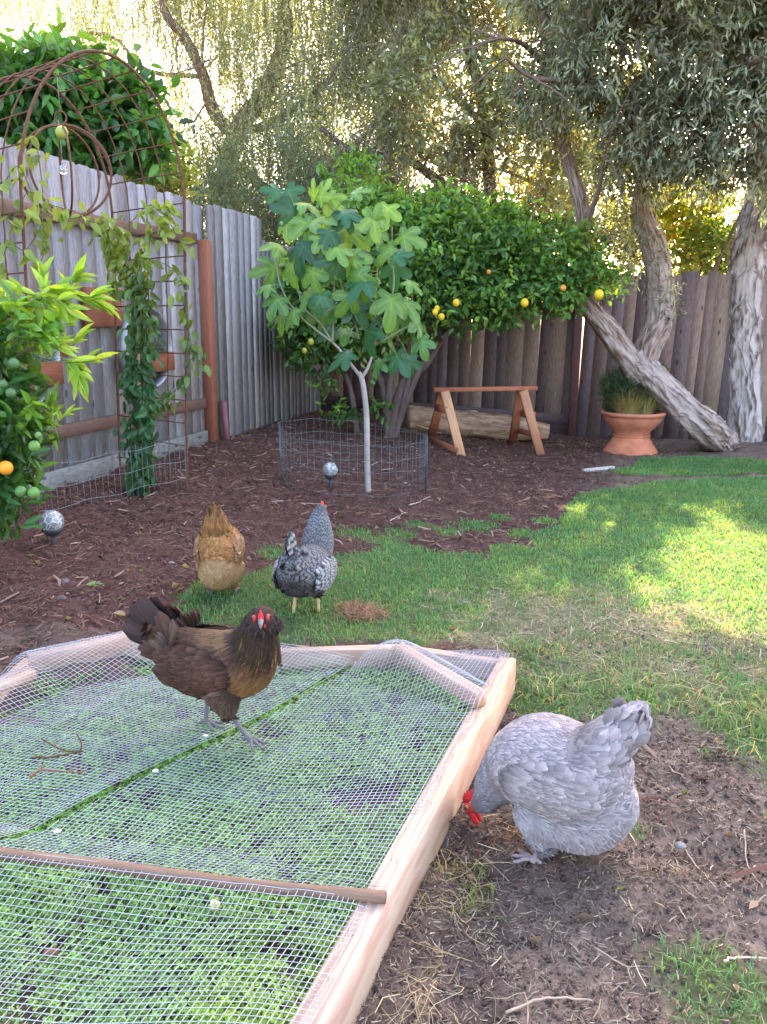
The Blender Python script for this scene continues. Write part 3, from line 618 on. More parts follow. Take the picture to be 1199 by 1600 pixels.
def strings(mb, blobs, ns, length, per, leaf, L, Wd, cols, stemC, prune=True, keep=None, sway=.15):
    """weeping strands: a thin stem with narrow leaves along it"""
    c, d = pts_in(blobs, ns, .3)
    if keep is not None: k = keep(c); c, d = c[k], d[k]
    n = len(c); ln = length * rng.uniform(.5, 1.4, n); dirs = nrm(np.stack([rng.normal(0, sway, n), rng.normal(0, sway, n), -np.ones(n)], 1)); bow = rng.normal(0, .12, (n, 3)); bow[:, 2] = 0
    t = np.linspace(0, 1, per)[None, :, None]
    P = c[:, None] + dirs[:, None] * ln[:, None, None] * t + bow[:, None] * (t * (1 - t)) * ln[:, None, None] * 2
    tone = rng.uniform(.65, 1.3, n); ci = rng.integers(0, len(cols), n); Q = P.reshape(-1, 3); N = len(Q)
    D = nrm(rng.normal(0, .6, (N, 3)) + np.array([0, 0, -.7])); nn = nrm(rng.normal(size=(N, 3))); s = nrm(np.cross(nn, D)); nn = np.cross(D, s)
    C = (np.asarray(cols)[ci] * tone[:, None]); C = np.repeat(C, per, 0) * rng.uniform(.7, 1.3, (N, 1))
    k = np.ones(N, bool)
    if prune: k = ~sunlit(Q)
    l_ = L * rng.uniform(.6, 1.3, N); scatter(mb, leaf[0], leaf[1], Q[k], D[k], s[k], nn[k], np.stack([l_, l_ * Wd, l_], 1)[k], C[k])
    sel = np.flatnonzero(np.ones(n))[::3]; e = np.array([.003, 0, 0]); P3 = P[sel][:, ::max(1, per // 4)]; m3 = P3.shape[1]
    V = np.stack([P3 - e, P3 + e], 2).reshape(-1, 3); o = (np.arange(len(sel)) * m3 * 2)[:, None, None] + (np.arange(m3 - 1) * 2)[None, :, None]
    mb.add(V, {4: (o + np.array([0, 1, 3, 2])).reshape(-1, 4)}, stemC)
def px_blob(u, v, Y, ru, rv, ry):
    """ellipsoid centred at a measured spot; radii given as seen sizes at that distance"""
    c = at(u, v, Y); k = Y / CP / FPX; return (c[0], c[1], c[2], ru * k, ry, rv * k)
# ------------------------------------------------------------------ pepper tree (weeping, left of centre)
GB = (.24, .17, .14)
def pepper():
    root = empty('weeping_tree', at(345, 420, 12.6) * (1, 1, 0), label='tall weeping tree with fine pale foliage and forked bare limbs beyond the left fence', cat='tree')
    root.location = (0, 0, 0)
    m = MB(); Y = 12.6
    b0 = at(372, 560, Y); b0[2] = 0
    branch(m, [b0, at(350, 330, Y), at(372, 205, Y), at(410, 150, Y), at(445, 60, Y), at(440, -60, Y), at(450, -200, Y)], .19, .07, GB, 12)
    branch(m, [at(370, 215, Y), at(335, 175, Y - .2), at(318, 120, Y - .3), at(290, 60, Y - .4), at(255, 10, Y - .5), at(250, -120, Y)], .11, .045, (.2, .13, .1), 10)
    branch(m, [at(372, 205, Y), at(430, 190, Y), at(520, 120, Y), at(560, 60, Y), at(600, -40, Y)], .07, .03, GB, 8)
    branch(m, [at(350, 330, Y), at(300, 330, Y), at(270, 290, Y), at(330, 250, Y)], .05, .02, GB, 8)
    branch(m, [at(318, 120, Y), at(230, 110, Y), at(180, 60, Y), at(120, 50, Y)], .04, .02, GB, 8)
    branch(m, [at(372, 260, Y), at(470, 330, Y), at(520, 260, Y + .3), at(640, 150, Y + .5)], .09, .03, GB, 8)
    for k in range(26):
        a = at(rng.uniform(280, 640), rng.uniform(-50, 200), Y + rng.uniform(-.6, .6)); v_ = rng.normal(0, .6, 3); branch(m, [a, a + v_ * .5 + rng.normal(0, .06, 3), a + v_ + (0, 0, -.2)], .02, .006, GB, 5, rough=.05)
    m.build('trunk', M['bark'], root)
    m = MB(); cl = [(.34, .38, .22), (.4, .42, .24), (.3, .33, .22), (.26, .3, .21), (.45, .45, .26)]
    bl = [px_blob(330, 340, 12.2, 90, 90, .9), px_blob(480, 60, 12.6, 130, 90, 1.2), px_blob(540, 170, 12.4, 120, 110, 1.0), px_blob(420, 250, 12.4, 110, 100, 1.0), px_blob(560, 300, 12.8, 90, 90, .9), px_blob(470, -80, 13, 220, 90, 1.5),
          px_blob(620, 60, 12.6, 80, 110, 1.), px_blob(660, -120, 13, 150, 110, 1.3)]
    strings(m, bl, 9500, .75, 28, QUAD, .06, .28, cl, (.14, .1, .07))
    thin = [px_blob(230, 60, 12.6, 120, 100, 1.2), px_blob(60, 20, 12.6, 120, 90, 1.2), px_blob(320, 120, 12.6, 70, 160, .8), px_blob(150, -80, 13, 250, 80, 1.2)]
    strings(m, thin, 3300, .6, 22, QUAD, .055, .26, cl, (.14, .1, .07))
    m.build('crown', M['leaf_dull'], root)
pepper()
def drk():
    root = empty('feathery_tree', label='dark feathery tree beyond the back fence between the weeping tree and the paperbark', cat='tree')
    m = MB(); Y = 11.6
    branch(m, [at(800, 520, Y) * (1, 1, 0), at(770, 400, Y), at(730, 330, Y), at(640, 250, Y), at(560, 240, Y), at(500, 200, Y)], .1, .03, (.13, .09, .08), 9)
    branch(m, [at(770, 400, Y), at(760, 200, Y), at(730, 60, Y), at(700, -120, Y)], .1, .05, (.15, .1, .08), 9)
    branch(m, [at(620, 120, Y), at(600, 160, Y), at(690, 260, Y), at(780, 265, Y - .2), at(860, 300, Y - .2)], .03, .02, (.25, .17, .14), 7)
    branch(m, [at(760, 200, Y), at(690, 130, Y), at(640, 90, Y), at(600, 30, Y)], .05, .02, (.15, .1, .08), 7)
    for k in range(22):
        a = at(rng.uniform(480, 860), rng.uniform(60, 360), Y + rng.uniform(-.5, .3)); v_ = rng.normal(0, .5, 3); branch(m, [a, a + v_ * .5 + rng.normal(0, .06, 3), a + v_], .014, .005, (.15, .11, .09), 5, rough=.05)
    m.build('trunk', M['bark'], root)
    m = MB(); cl = [(.26, .28, .19), (.32, .33, .2), (.22, .22, .18), (.36, .36, .2), (.27, .23, .19)]
    bl = [px_blob(700, 120, 11.6, 110, 120, .9), px_blob(640, 260, 11.6, 130, 80, .7), px_blob(780, 260, 11.5, 110, 100, .7), px_blob(850, 90, 11.6, 80, 110, .8), px_blob(720, -90, 12, 170, 110, 1.2), px_blob(520, 290, 11.9, 120, 70, .7), px_blob(900, 260, 11.6, 60, 90, .6)]
    strings(m, bl, 7600, .45, 26, QUAD, .058, .22, cl, (.12, .08, .06), sway=.5)
    m.build('crown', M['leaf_dull'], root)
drk()
# ------------------------------------------------------------------ sun-lit shrubs beyond the back fence
def shrub(name, label, blobs, n, per, L, cols, leaf=LEAF_LO, Wd=1.0, trunk=None, cat='shrub', group=None, spread=.12, hang=.1, m_='leaf', prune=False, shell=.4):
    root = empty(name, label=label, cat=cat, group=group); b = np.array(blobs[0][:3]); m = MB()
    t = np.array(trunk) if trunk is not None else np.array([b[0], b[1], 0.])
    for k in range(4): e = np.array(blobs[k % len(blobs)][:3]) + rng.normal(0, .15, 3); branch(m, [t + rng.normal(0, .03, 3) * (1, 1, 0), (t + e) / 2 + rng.normal(0, .1, 3), e], .035, .012, (.12, .09, .07), 6)
    m.build('trunk', M['bark'], root); m = MB(); foliage(m, blobs, n, per, leaf, L, Wd, cols, spread, hang=hang, prune=prune, shell=shell); m.build('crown', M[m_], root); return root
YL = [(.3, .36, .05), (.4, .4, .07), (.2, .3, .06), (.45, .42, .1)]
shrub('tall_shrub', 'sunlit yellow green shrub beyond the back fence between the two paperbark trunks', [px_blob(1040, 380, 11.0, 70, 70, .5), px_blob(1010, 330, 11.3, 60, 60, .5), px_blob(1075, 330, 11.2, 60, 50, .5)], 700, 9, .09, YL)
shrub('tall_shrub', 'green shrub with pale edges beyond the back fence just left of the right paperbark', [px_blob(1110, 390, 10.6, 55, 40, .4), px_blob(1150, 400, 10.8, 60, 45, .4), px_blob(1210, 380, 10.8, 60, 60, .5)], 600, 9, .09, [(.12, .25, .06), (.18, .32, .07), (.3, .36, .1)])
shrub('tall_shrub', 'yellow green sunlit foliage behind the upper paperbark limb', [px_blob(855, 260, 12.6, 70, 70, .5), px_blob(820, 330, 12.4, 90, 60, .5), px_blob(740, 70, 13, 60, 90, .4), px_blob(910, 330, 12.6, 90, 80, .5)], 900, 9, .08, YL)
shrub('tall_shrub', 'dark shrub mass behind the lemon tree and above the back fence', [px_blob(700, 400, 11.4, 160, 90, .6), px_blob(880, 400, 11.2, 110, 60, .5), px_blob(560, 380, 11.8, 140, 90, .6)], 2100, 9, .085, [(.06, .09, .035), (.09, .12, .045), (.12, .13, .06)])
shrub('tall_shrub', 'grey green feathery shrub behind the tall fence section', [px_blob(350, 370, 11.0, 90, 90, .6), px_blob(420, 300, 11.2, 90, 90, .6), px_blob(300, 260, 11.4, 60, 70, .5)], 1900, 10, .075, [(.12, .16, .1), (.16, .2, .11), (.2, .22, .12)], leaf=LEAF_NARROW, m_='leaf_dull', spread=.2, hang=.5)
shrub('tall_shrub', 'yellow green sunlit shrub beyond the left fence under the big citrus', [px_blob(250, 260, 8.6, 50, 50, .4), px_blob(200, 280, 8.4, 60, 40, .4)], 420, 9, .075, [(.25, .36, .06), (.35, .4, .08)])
# ------------------------------------------------------------------ big citrus beyond the left fence
CG = [(.05, .15, .035), (.07, .2, .04), (.1, .27, .05), (.04, .11, .035)]
def newtips(zc, k=1.4):
    def f(P, C):
        t = np.clip((P[:, 2] - zc) * k, 0, 1)[:, None]; return C * (1 - t) + np.array([.22, .4, .07]) * rng.uniform(.7, 1.2, (len(P), 1)) * t
    return f
def citrus_far():
    root = empty('citrus_tree', label='large glossy citrus tree beyond the left fence, seen through the arch top', cat='tree'); Y = 6.7
    bl = [px_blob(110, 180, Y, 110, 75, .5), px_blob(200, 200, Y, 60, 60, .4), px_blob(30, 160, Y, 80, 70, .5), px_blob(150, 140, Y + .1, 75, 55, .4), px_blob(-80, 190, Y, 100, 100, .6), px_blob(60, 115, Y, 70, 40, .4), px_blob(110, 240, Y, 60, 45, .4), px_blob(215, 225, Y, 30, 40, .3)]
    m = MB()
    for k in range(6): e = np.array(bl[k][:3]); t = np.array([bl[0][0], Y + .2, 0]); branch(m, [t, t + (0, 0, 1.8), (t + (0, 0, 2.2) + e) / 2, e], .07, .015, (.12, .09, .07), 8)
    m.build('trunk', M['bark'], root); m = MB()
    foliage(m, bl, 640, 8, LEAF_HI, .125, 1.1, CG, .15, hang=.45, prune=True, colf=newtips(at(0, 110, Y)[2], 2.5), shell=.35); m.build('crown', M['leaf'], root)
citrus_far()
# ------------------------------------------------------------------ lemon tree
def lemon_tree():
    root = empty('lemon_tree', label='broad dark green lemon tree with yellow lemons against the back fence', cat='tree')
    base = on(612, 640, .2); base[1] = 8.0; base = at(612, 648, 7.9); base[2] = .12
    m = MB(); LB = (.12, .085, .075)
    for pts, r0 in (([(608, 655), (600, 610), (575, 560), (545, 520), (520, 470)], .05), ([(606, 650), (630, 600), (665, 570), (690, 530), (720, 480)], .055), ([(604, 650), (612, 580), (640, 520), (640, 460)], .045),
                    ([(560, 655), (548, 610), (530, 570), (510, 540)], .035), ([(610, 640), (650, 590), (668, 555), (675, 520), (760, 440)], .04), ([(615, 645), (640, 560), (600, 450)], .035), ([(690, 530), (760, 470), (850, 430)], .03)):
        P = [at(u, v, 7.9 + .12 * k_) for k_, (u, v) in enumerate(pts)]; P[0][2] = .08 if r0 > .03 and pts[0][1] > 630 else P[0][2]; branch(m, P, r0, r0 * .45, LB, 9)
    m.build('trunk', M['bark'], root)
    bl = [px_blob(720, 400, 8.0, 120, 70, .55), px_blob(830, 410, 7.9, 100, 65, .5), px_blob(620, 395, 8.1, 115, 68, .5), px_blob(575, 350, 8.3, 70, 50, .45), px_blob(700, 352, 8.2, 120, 42, .45), px_blob(560, 470, 8.0, 110, 75, .5), px_blob(700, 470, 7.9, 110, 45, .45),
          px_blob(500, 520, 8.0, 55, 50, .4), px_blob(900, 440, 7.8, 60, 35, .4), px_blob(790, 460, 7.7, 90, 35, .4), px_blob(545, 290, 8.5, 45, 45, .3), px_blob(500, 430, 8.1, 60, 80, .4), px_blob(470, 500, 7.9, 30, 35, .3), px_blob(560, 520, 7.9, 60, 30, .3)]
    lc = [(.08, .19, .045), (.11, .24, .055), (.15, .29, .06), (.06, .14, .04), (.2, .35, .07)]
    m = MB()
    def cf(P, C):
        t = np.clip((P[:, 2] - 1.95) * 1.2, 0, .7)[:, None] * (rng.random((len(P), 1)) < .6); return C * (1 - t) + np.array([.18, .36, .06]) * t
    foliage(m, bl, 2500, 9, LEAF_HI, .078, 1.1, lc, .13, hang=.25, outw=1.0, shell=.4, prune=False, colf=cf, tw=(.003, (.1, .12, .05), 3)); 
    for (u, v) in ((470, 560), (515, 640), (548, 650), (600, 642), (500, 600)): foliage(m, [px_blob(u, v, 7.7, 16, 14, .12)], 6, 7, LEAF_HI, .08, 1.0, lc, .07, hang=.1, prune=False)
    m.build('crown', M['leaf'], root)
    pass
    for i, (u, v, r, Y, cc) in enumerate([(680, 488, .028, 7.3, 0), (690, 495, .03, 7.28, 0), (683, 482, .026, 7.32, 0), (713, 473, .032, 7.3, 0), (820, 473, .036, 7.25, 0), (936, 460, .042, 7.25, 0), (880, 450, .028, 7.3, 1), (478, 460, .025, 7.45, 0), (486, 534, .03, 7.5, 2), (540, 500, .028, 7.4, 2), (476, 548, .026, 7.5, 2), (764, 425, .02, 7.3, 1), (582, 598, .03, 7.6, 3)]):
        m = MB(); ball(m, (0, 0, 0), (r, r, r * 1.12), 16, 12, [(.72, .48, .02), (.6, .25, .03), (.42, .4, .06), (.08, .17, .05)][cc], nz=.12)
        o = m.build('lemon', M['fruit'], root, smooth=True); o.location = at(u, v, Y)
        if cc: o['label'] = ['', 'orange tinged lemon', 'dull greenish yellow lemon', 'unripe green lemon'][cc]
lemon_tree()
# ------------------------------------------------------------------ fig tree
def fig_leaf():
    lob = [(-118, .55), (-58, .84), (0, 1.0), (58, .84), (118, .55)]; out = []
    for i, (a, r) in enumerate(lob):
        for da, k in ((-21, .78), (-11, .95), (0, 1.0), (11, .95), (21, .78)):
            wv = 1 + .03 * math.sin((a + da) * 1.3); out.append((a + da, r * k * wv))
        if i < 4: a2 = (a + lob[i + 1][0]) / 2; out.append((a2, .47 if i in (1, 2) else .40))
    out = [(-165, .2)] + out + [(165, .2)]
    T = [(0, 0, 0)]; TC = [(1.6, 1.4, 1.3)]; 
    mid = []
    for a, r in out:
        c, s_ = math.cos(R(a)), math.sin(R(a)); vein = min(abs(a - l[0]) for l in lob) < 2
        z = (-.10 * r * r - (0 if vein else -.07 * r)); T.append((r * c * .5, r * s_ * .5, z * .5)); TC.append((1.35, 1.25, 1.2) if vein else (1, 1, 1))
    for a, r in out:
        c, s_ = math.cos(R(a)), math.sin(R(a)); vein = min(abs(a - l[0]) for l in lob) < 2
        z = (-.34 * r * r - (0 if vein else -.09 * r)); T.append((r * c, r * s_, z)); TC.append((1.1, 1.1, 1.05) if vein else (.95, .95, .95))
    n = len(out); F = []
    for i in range(n):
        j = (i + 1) % n; F.append((0, 1 + i, 1 + j)); F.append((1 + i, 1 + n + i, 1 + n + j, 1 + j))
    # raised pale veins
    for a, r in lob:
        c, s_ = math.cos(R(a)), math.sin(R(a)); b = len(T); wv = .011
        for t in (0.02, .5, .93):
            z = (-.10 * r * r * (t / .5) if t <= .5 else -.34 * r * r * t) * (1 if t > .5 else .5) + .006
            for sg in (-1, 1): T.append((r * t * c - sg * wv * (1 - t * .8) * s_, r * t * s_ + sg * wv * (1 - t * .8) * c, z)); TC.append((2.3, 1.7, 2.0))
        F += [(b, b + 2, b + 3, b + 1), (b + 2, b + 4, b + 5, b + 3)]
    return T, F, TC
FIGT, FIGF, FIGC = fig_leaf()
def fig_tree():
    root = empty('fig_tree', label='young fig tree with big lobed leaves inside the round wire cage', cat='tree'); Y = 5.45
    m = MB(); FBk = (.36, .32, .3)
    base = on(576, 772, .12); Y = base[1]
    A = lambda u, v, dy=0: at(u, v, Y + dy)
    b0 = base.copy(); b0[2] = .05
    branch(m, [b0, A(574, 720), A(573, 650), A(569, 610), A(565, 590), A(560, 582)], .022, .017, FBk, 12, n=24, rough=.1, fl=1.3)
    BR = [[(561, 586), (545, 565), (530, 545), (520, 535)], [(520, 535), (500, 520), (475, 500), (450, 470), (437, 440), (432, 410)], [(520, 535), (521, 500), (522, 440), (521, 380), (522, 330)], [(520, 535), (500, 505), (475, 480), (462, 430), (458, 380), (462, 330)],
          [(566, 590), (575, 575), (582, 555), (585, 540)], [(585, 540), (586, 480), (588, 450), (590, 420)], [(561, 530), (555, 505), (535, 450), (528, 430)], [(585, 540), (600, 500), (615, 450), (613, 400), (613, 355)], [(585, 540), (620, 520), (650, 500), (645, 470)], [(475, 500), (450, 480), (430, 455)]]
    dys = [0, -.05, -.1, .1, 0, -.12, .05, .05, -.02, .12]; tips = []
    for pts, dy in zip(BR, dys):
        P = [A(u, v, dy * i / len(pts)) for i, (u, v) in enumerate(pts)]; r0 = .013 if pts[0] in ((561, 586), (566, 590)) else .008
        Q = branch(m, P, r0, r0 * .5, FBk if r0 > .01 else (.25, .26, .18), 8); tips.append(Q)
    m.build('trunk', M['smoothbark'], root)
    # leaves placed round the twigs, each on its own stalk
    L = [(455, 305, .13, -60), (448, 352, .12, -100), (505, 300, .12, 60), (470, 395, .16, -110), (420, 420, .15, -170), (430, 475, .13, -120), (428, 300, .10, 150), (497, 345, .15, 10), (552, 365, .17, -40), (520, 415, .15, -110), (490, 435, .14, -80), (560, 440, .15, -90),
         (618, 425, .16, -100), (560, 300, .1, 20), (640, 372, .14, -20), (570, 395, .12, -30), (535, 520, .14, -170), (612, 480, .18, -90), (575, 525, .16, -100), (545, 470, .14, -120), (655, 510, .15, -70), (625, 565, .14, -60), (645, 445, .1, -30), (505, 380, .12, -60),
         (595, 455, .1, 80), (430, 385, .12, 170), (455, 425, .12, -90), (535, 560, .14, -150), (605, 530, .12, -50), (660, 540, .12, -80), (500, 470, .12, -100), (585, 340, .1, 60), (480, 320, .13, -20), (545, 335, .12, -10), (475, 355, .14, -150), (415, 450, .09, -170), (510, 520, .1, -140), (640, 480, .14, -50), (605, 395, .12, -140), (448, 330, .13, 160), (575, 480, .13, -60), (530, 395, .13, -60), (640, 570, .12, -90),
         (490, 300, .1, 100), (440, 500, .11, -110), (625, 400, .11, 20), (555, 410, .14, -70), (590, 570, .1, -120)]
    for q_ in range(18):
        a_ = rng.uniform(0, 2 * np.pi); r_ = rng.uniform(.25, .95); L.append((535 + 118 * r_ * math.cos(a_), 425 + 125 * r_ * math.sin(a_), rng.uniform(.1, .17), rng.uniform(-140, -40)))
    k = [(((u - 540) / 135) ** 2 + ((v - 430) / 150) ** 2) for u, v, *_ in L]
    P = []; D = []; Nn = []; S = []; C = []
    for i, (u, v, s_, ang) in enumerate(L):
        rr = 1 - min(k[i], 1); dy = -.32 * math.sqrt(rr) * rng.uniform(.3, 1.) if i % 4 else .2 * rng.random()
        p = A(u, v, dy); a = R(ang); d = np.array([math.cos(a), rng.uniform(-.7, -.1), math.sin(a) * .9]); d = nrm(d)
        n_ = nrm(np.array([rng.normal(0, .6), -.7, .75 + rng.normal(0, .45)])); n_ = nrm(n_ - d * (n_ @ d)); P.append(p); D.append(d); Nn.append(n_); S.append(s_)
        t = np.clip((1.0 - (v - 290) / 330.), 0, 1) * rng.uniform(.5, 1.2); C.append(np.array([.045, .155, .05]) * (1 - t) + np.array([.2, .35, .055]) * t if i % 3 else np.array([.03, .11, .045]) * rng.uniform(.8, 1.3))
    P, D, Nn, S, C = map(np.array, (P, D, Nn, S, C)); ctr = P - D * (S * .30)[:, None]
    for j, (p, d, n_, s_, c) in enumerate(zip(ctr, D, Nn, S, C)):
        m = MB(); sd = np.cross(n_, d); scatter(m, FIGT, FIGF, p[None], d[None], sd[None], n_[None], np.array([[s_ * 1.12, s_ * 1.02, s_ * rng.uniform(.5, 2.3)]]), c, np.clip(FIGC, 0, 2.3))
        best = min((np.linalg.norm(q - p), tuple(q)) for Q in tips for q in Q[2:]); q = np.array(best[1]); tube(m, spline([q, (q + p) / 2 + (0, 0, .015), p], 5), .0025, 5, (.24, .32, .1), cap=False)
        m.build('leaf', M['leaf'], root)
    for u, v, dy in ((440, 350, -.1), (510, 385, -.1), (545, 515, -.1)):
        m = MB(); ball(m, A(u, v, dy), (.014, .014, .018), 10, 8, (.12, .24, .07)); m.build('fig', M['fruit'], root, smooth=True)
fig_tree()
# round cage
def cage():
    c = on(560, 762, .13); c[0] = (on(446, 735, .12)[0] + on(668, 745, .1)[0]) / 2; c[1] = 5.62; r = .545; zb, zt = .08, .52; C = (.09, .12, .125)
    root = empty('wire_cage', label='low round cage of dark green welded wire around the fig tree', cat='wire cage'); m = MB(); n = 64
    a = np.linspace(0, 2 * np.pi, n + 1); wob = 1 + .025 * np.sin(a * 3 + 1) + .02 * np.sin(a * 5)
    for z in (zb + .01, zb + .09, zb + .17, zb + .25, zb + .33, zt - .01):
        P = np.stack([c[0] + r * wob * np.cos(a), c[1] + r * wob * np.sin(a), z + .006 * np.sin(a * 9 + z * 50) + gz(c[0] + r * np.cos(a), c[1] + r * np.sin(a)) - .1], 1); tube(m, P, .0016, 5, C, cap=False)
    for i in range(60):
        t = 2 * np.pi * i / 60; k = 1 + .025 * math.sin(t * 3 + 1) + .02 * math.sin(t * 5); x, y = c[0] + r * k * math.cos(t), c[1] + r * k * math.sin(t); g0 = float(gz(x, y)) - .1
        tube(m, [(x, y, zb - .02 + g0), (x + rng.normal(0, .003), y, zt + .006 + g0)], .0013, 5, C)
    for t in (-.12,): x, y = c[0] + r * math.cos(t), c[1] + r * math.sin(t); tube(m, [(x, y, .04), (x + rng.normal(0, .006), y, zt + .01)], .0028, 6, C)
    m.build('wire_grid', M['wire'], root)
    x, y = c[0] + r * math.cos(-.1) , c[1] + r * math.sin(-.1) - .02; m = MB(); tube(m, [(x, y, .02), (x, y, zt + .02)], .005, 6, (.03, .05, .06)); m.build('stake', M['paint'], root)
cage()
# ------------------------------------------------------------------ paperbark trees
def bark_trunk(mb, pts, rads, sides=64, n=150, amp=.22, C1=(.40, .32, .29), C2=(.10, .065, .05), flakes=220):
    P = spline(pts, n); t = np.linspace(0, 1, n); rr = np.interp(t, np.linspace(0, 1, len(rads)), rads)
    L = np.concatenate([[0], np.cumsum(np.linalg.norm(np.diff(P, axis=0), axis=1))]); a = np.linspace(0, 2 * np.pi, sides, endpoint=False)
    sd = rng.random(3) * 30; q = np.stack([np.repeat(L[:, None] * 2.2, sides, 1), np.cos(a)[None] * 2.2 + np.zeros((n, 1)), np.sin(a)[None] * 2.2 + np.zeros((n, 1))], -1) + sd
    w1 = fbm(q * .8, 3); ridge = 1 - np.abs(2 * fbm(q + (w1[..., None] - .5) * 2.5, 3) - 1) * 2; ridge = np.clip(ridge, 0, 1); fine = .6 * fbm(q * 5, 3) + .4 * fbm(q * np.array([6, 16, 16]), 3)
    D = 1 + amp * (w1 - .5) * 2 + .16 * (ridge ** 2 - .5) + .14 * (fine - .5)
    k = np.clip(ridge * 1.8 - .9 + (fine - .5) * 3.4, 0, 1)[..., None]; C = np.array(C1) * (1 - k) + np.array(C2) * k; C = C * (.75 + .5 * w1[..., None])
    TT = nrm(np.gradient(P, axis=0)); ref = np.array([0, 0, 1.]) if abs(TT[0][2]) < .9 else np.array([1., 0, 0]); s = nrm(np.cross(TT[0], ref)); S = [s]
    for i in range(1, n): s = nrm(s - TT[i] * (s @ TT[i])); S.append(s)
    S = np.array(S); B = np.cross(TT, S); ring = np.cos(a)[None, :, None] * S[:, None] + np.sin(a)[None, :, None] * B[:, None]
    V = P[:, None] + ring * (rr[:, None] * D)[..., None]; i = np.arange(n - 1)[:, None]; j = np.arange(sides)[None]
    F = np.stack([i * sides + j, i * sides + (j + 1) % sides, (i + 1) * sides + (j + 1) % sides, (i + 1) * sides + j], -1).reshape(-1, 4)
    G = np.stack([np.repeat(L[:, None], sides, 1), np.cos(a)[None] * .1 + np.zeros((n, 1)), np.sin(a)[None] * .1 + np.zeros((n, 1))], -1) + sd
    mb.add(V.reshape(-1, 3), {4: F}, C.reshape(-1, 3), G.reshape(-1, 3))
    # peeling strips of bark, lifted along one edge
    for f in range(flakes):
        i0 = rng.integers(0, n - 14); ln = rng.integers(8, 14); a0 = rng.uniform(0, 2 * np.pi); tw = rng.normal(0, .05); wd = rng.uniform(.05, .16); lift = rng.uniform(.02, .12)
        v = []; cc = np.array(C1) * rng.uniform(.7, 1.2) if rng.random() < .6 else np.array([.38, .29, .24]) * rng.uniform(.6, 1.2)
        for kk in range(ln):
            i_ = i0 + kk; e = math.sin(math.pi * (kk + .5) / ln)
            for m_, l_ in ((0, .02), (.5, .4), (1, 1.0)):
                an = a0 + tw * kk + wd * m_ * e; jj = int(an / (2 * np.pi) * sides) % sides; d_ = rr[i_] * (D[i_, jj] + .02 + lift * l_ * e)
                v.append(P[i_] + (math.cos(an) * S[i_] + math.sin(an) * B[i_]) * d_)
        F = [(3 * q_ + w_, 3 * q_ + w_ + 1, 3 * q_ + w_ + 4, 3 * q_ + w_ + 3) for q_ in range(ln - 1) for w_ in (0, 1)]; mb.add(v, F, cc)
M['paper'] = mat('paperbark', rough=0.85, var=0.22, vscale=16, stretch=(.5, 3, 3), bump=0.8, bscale=24, spec=0.15)
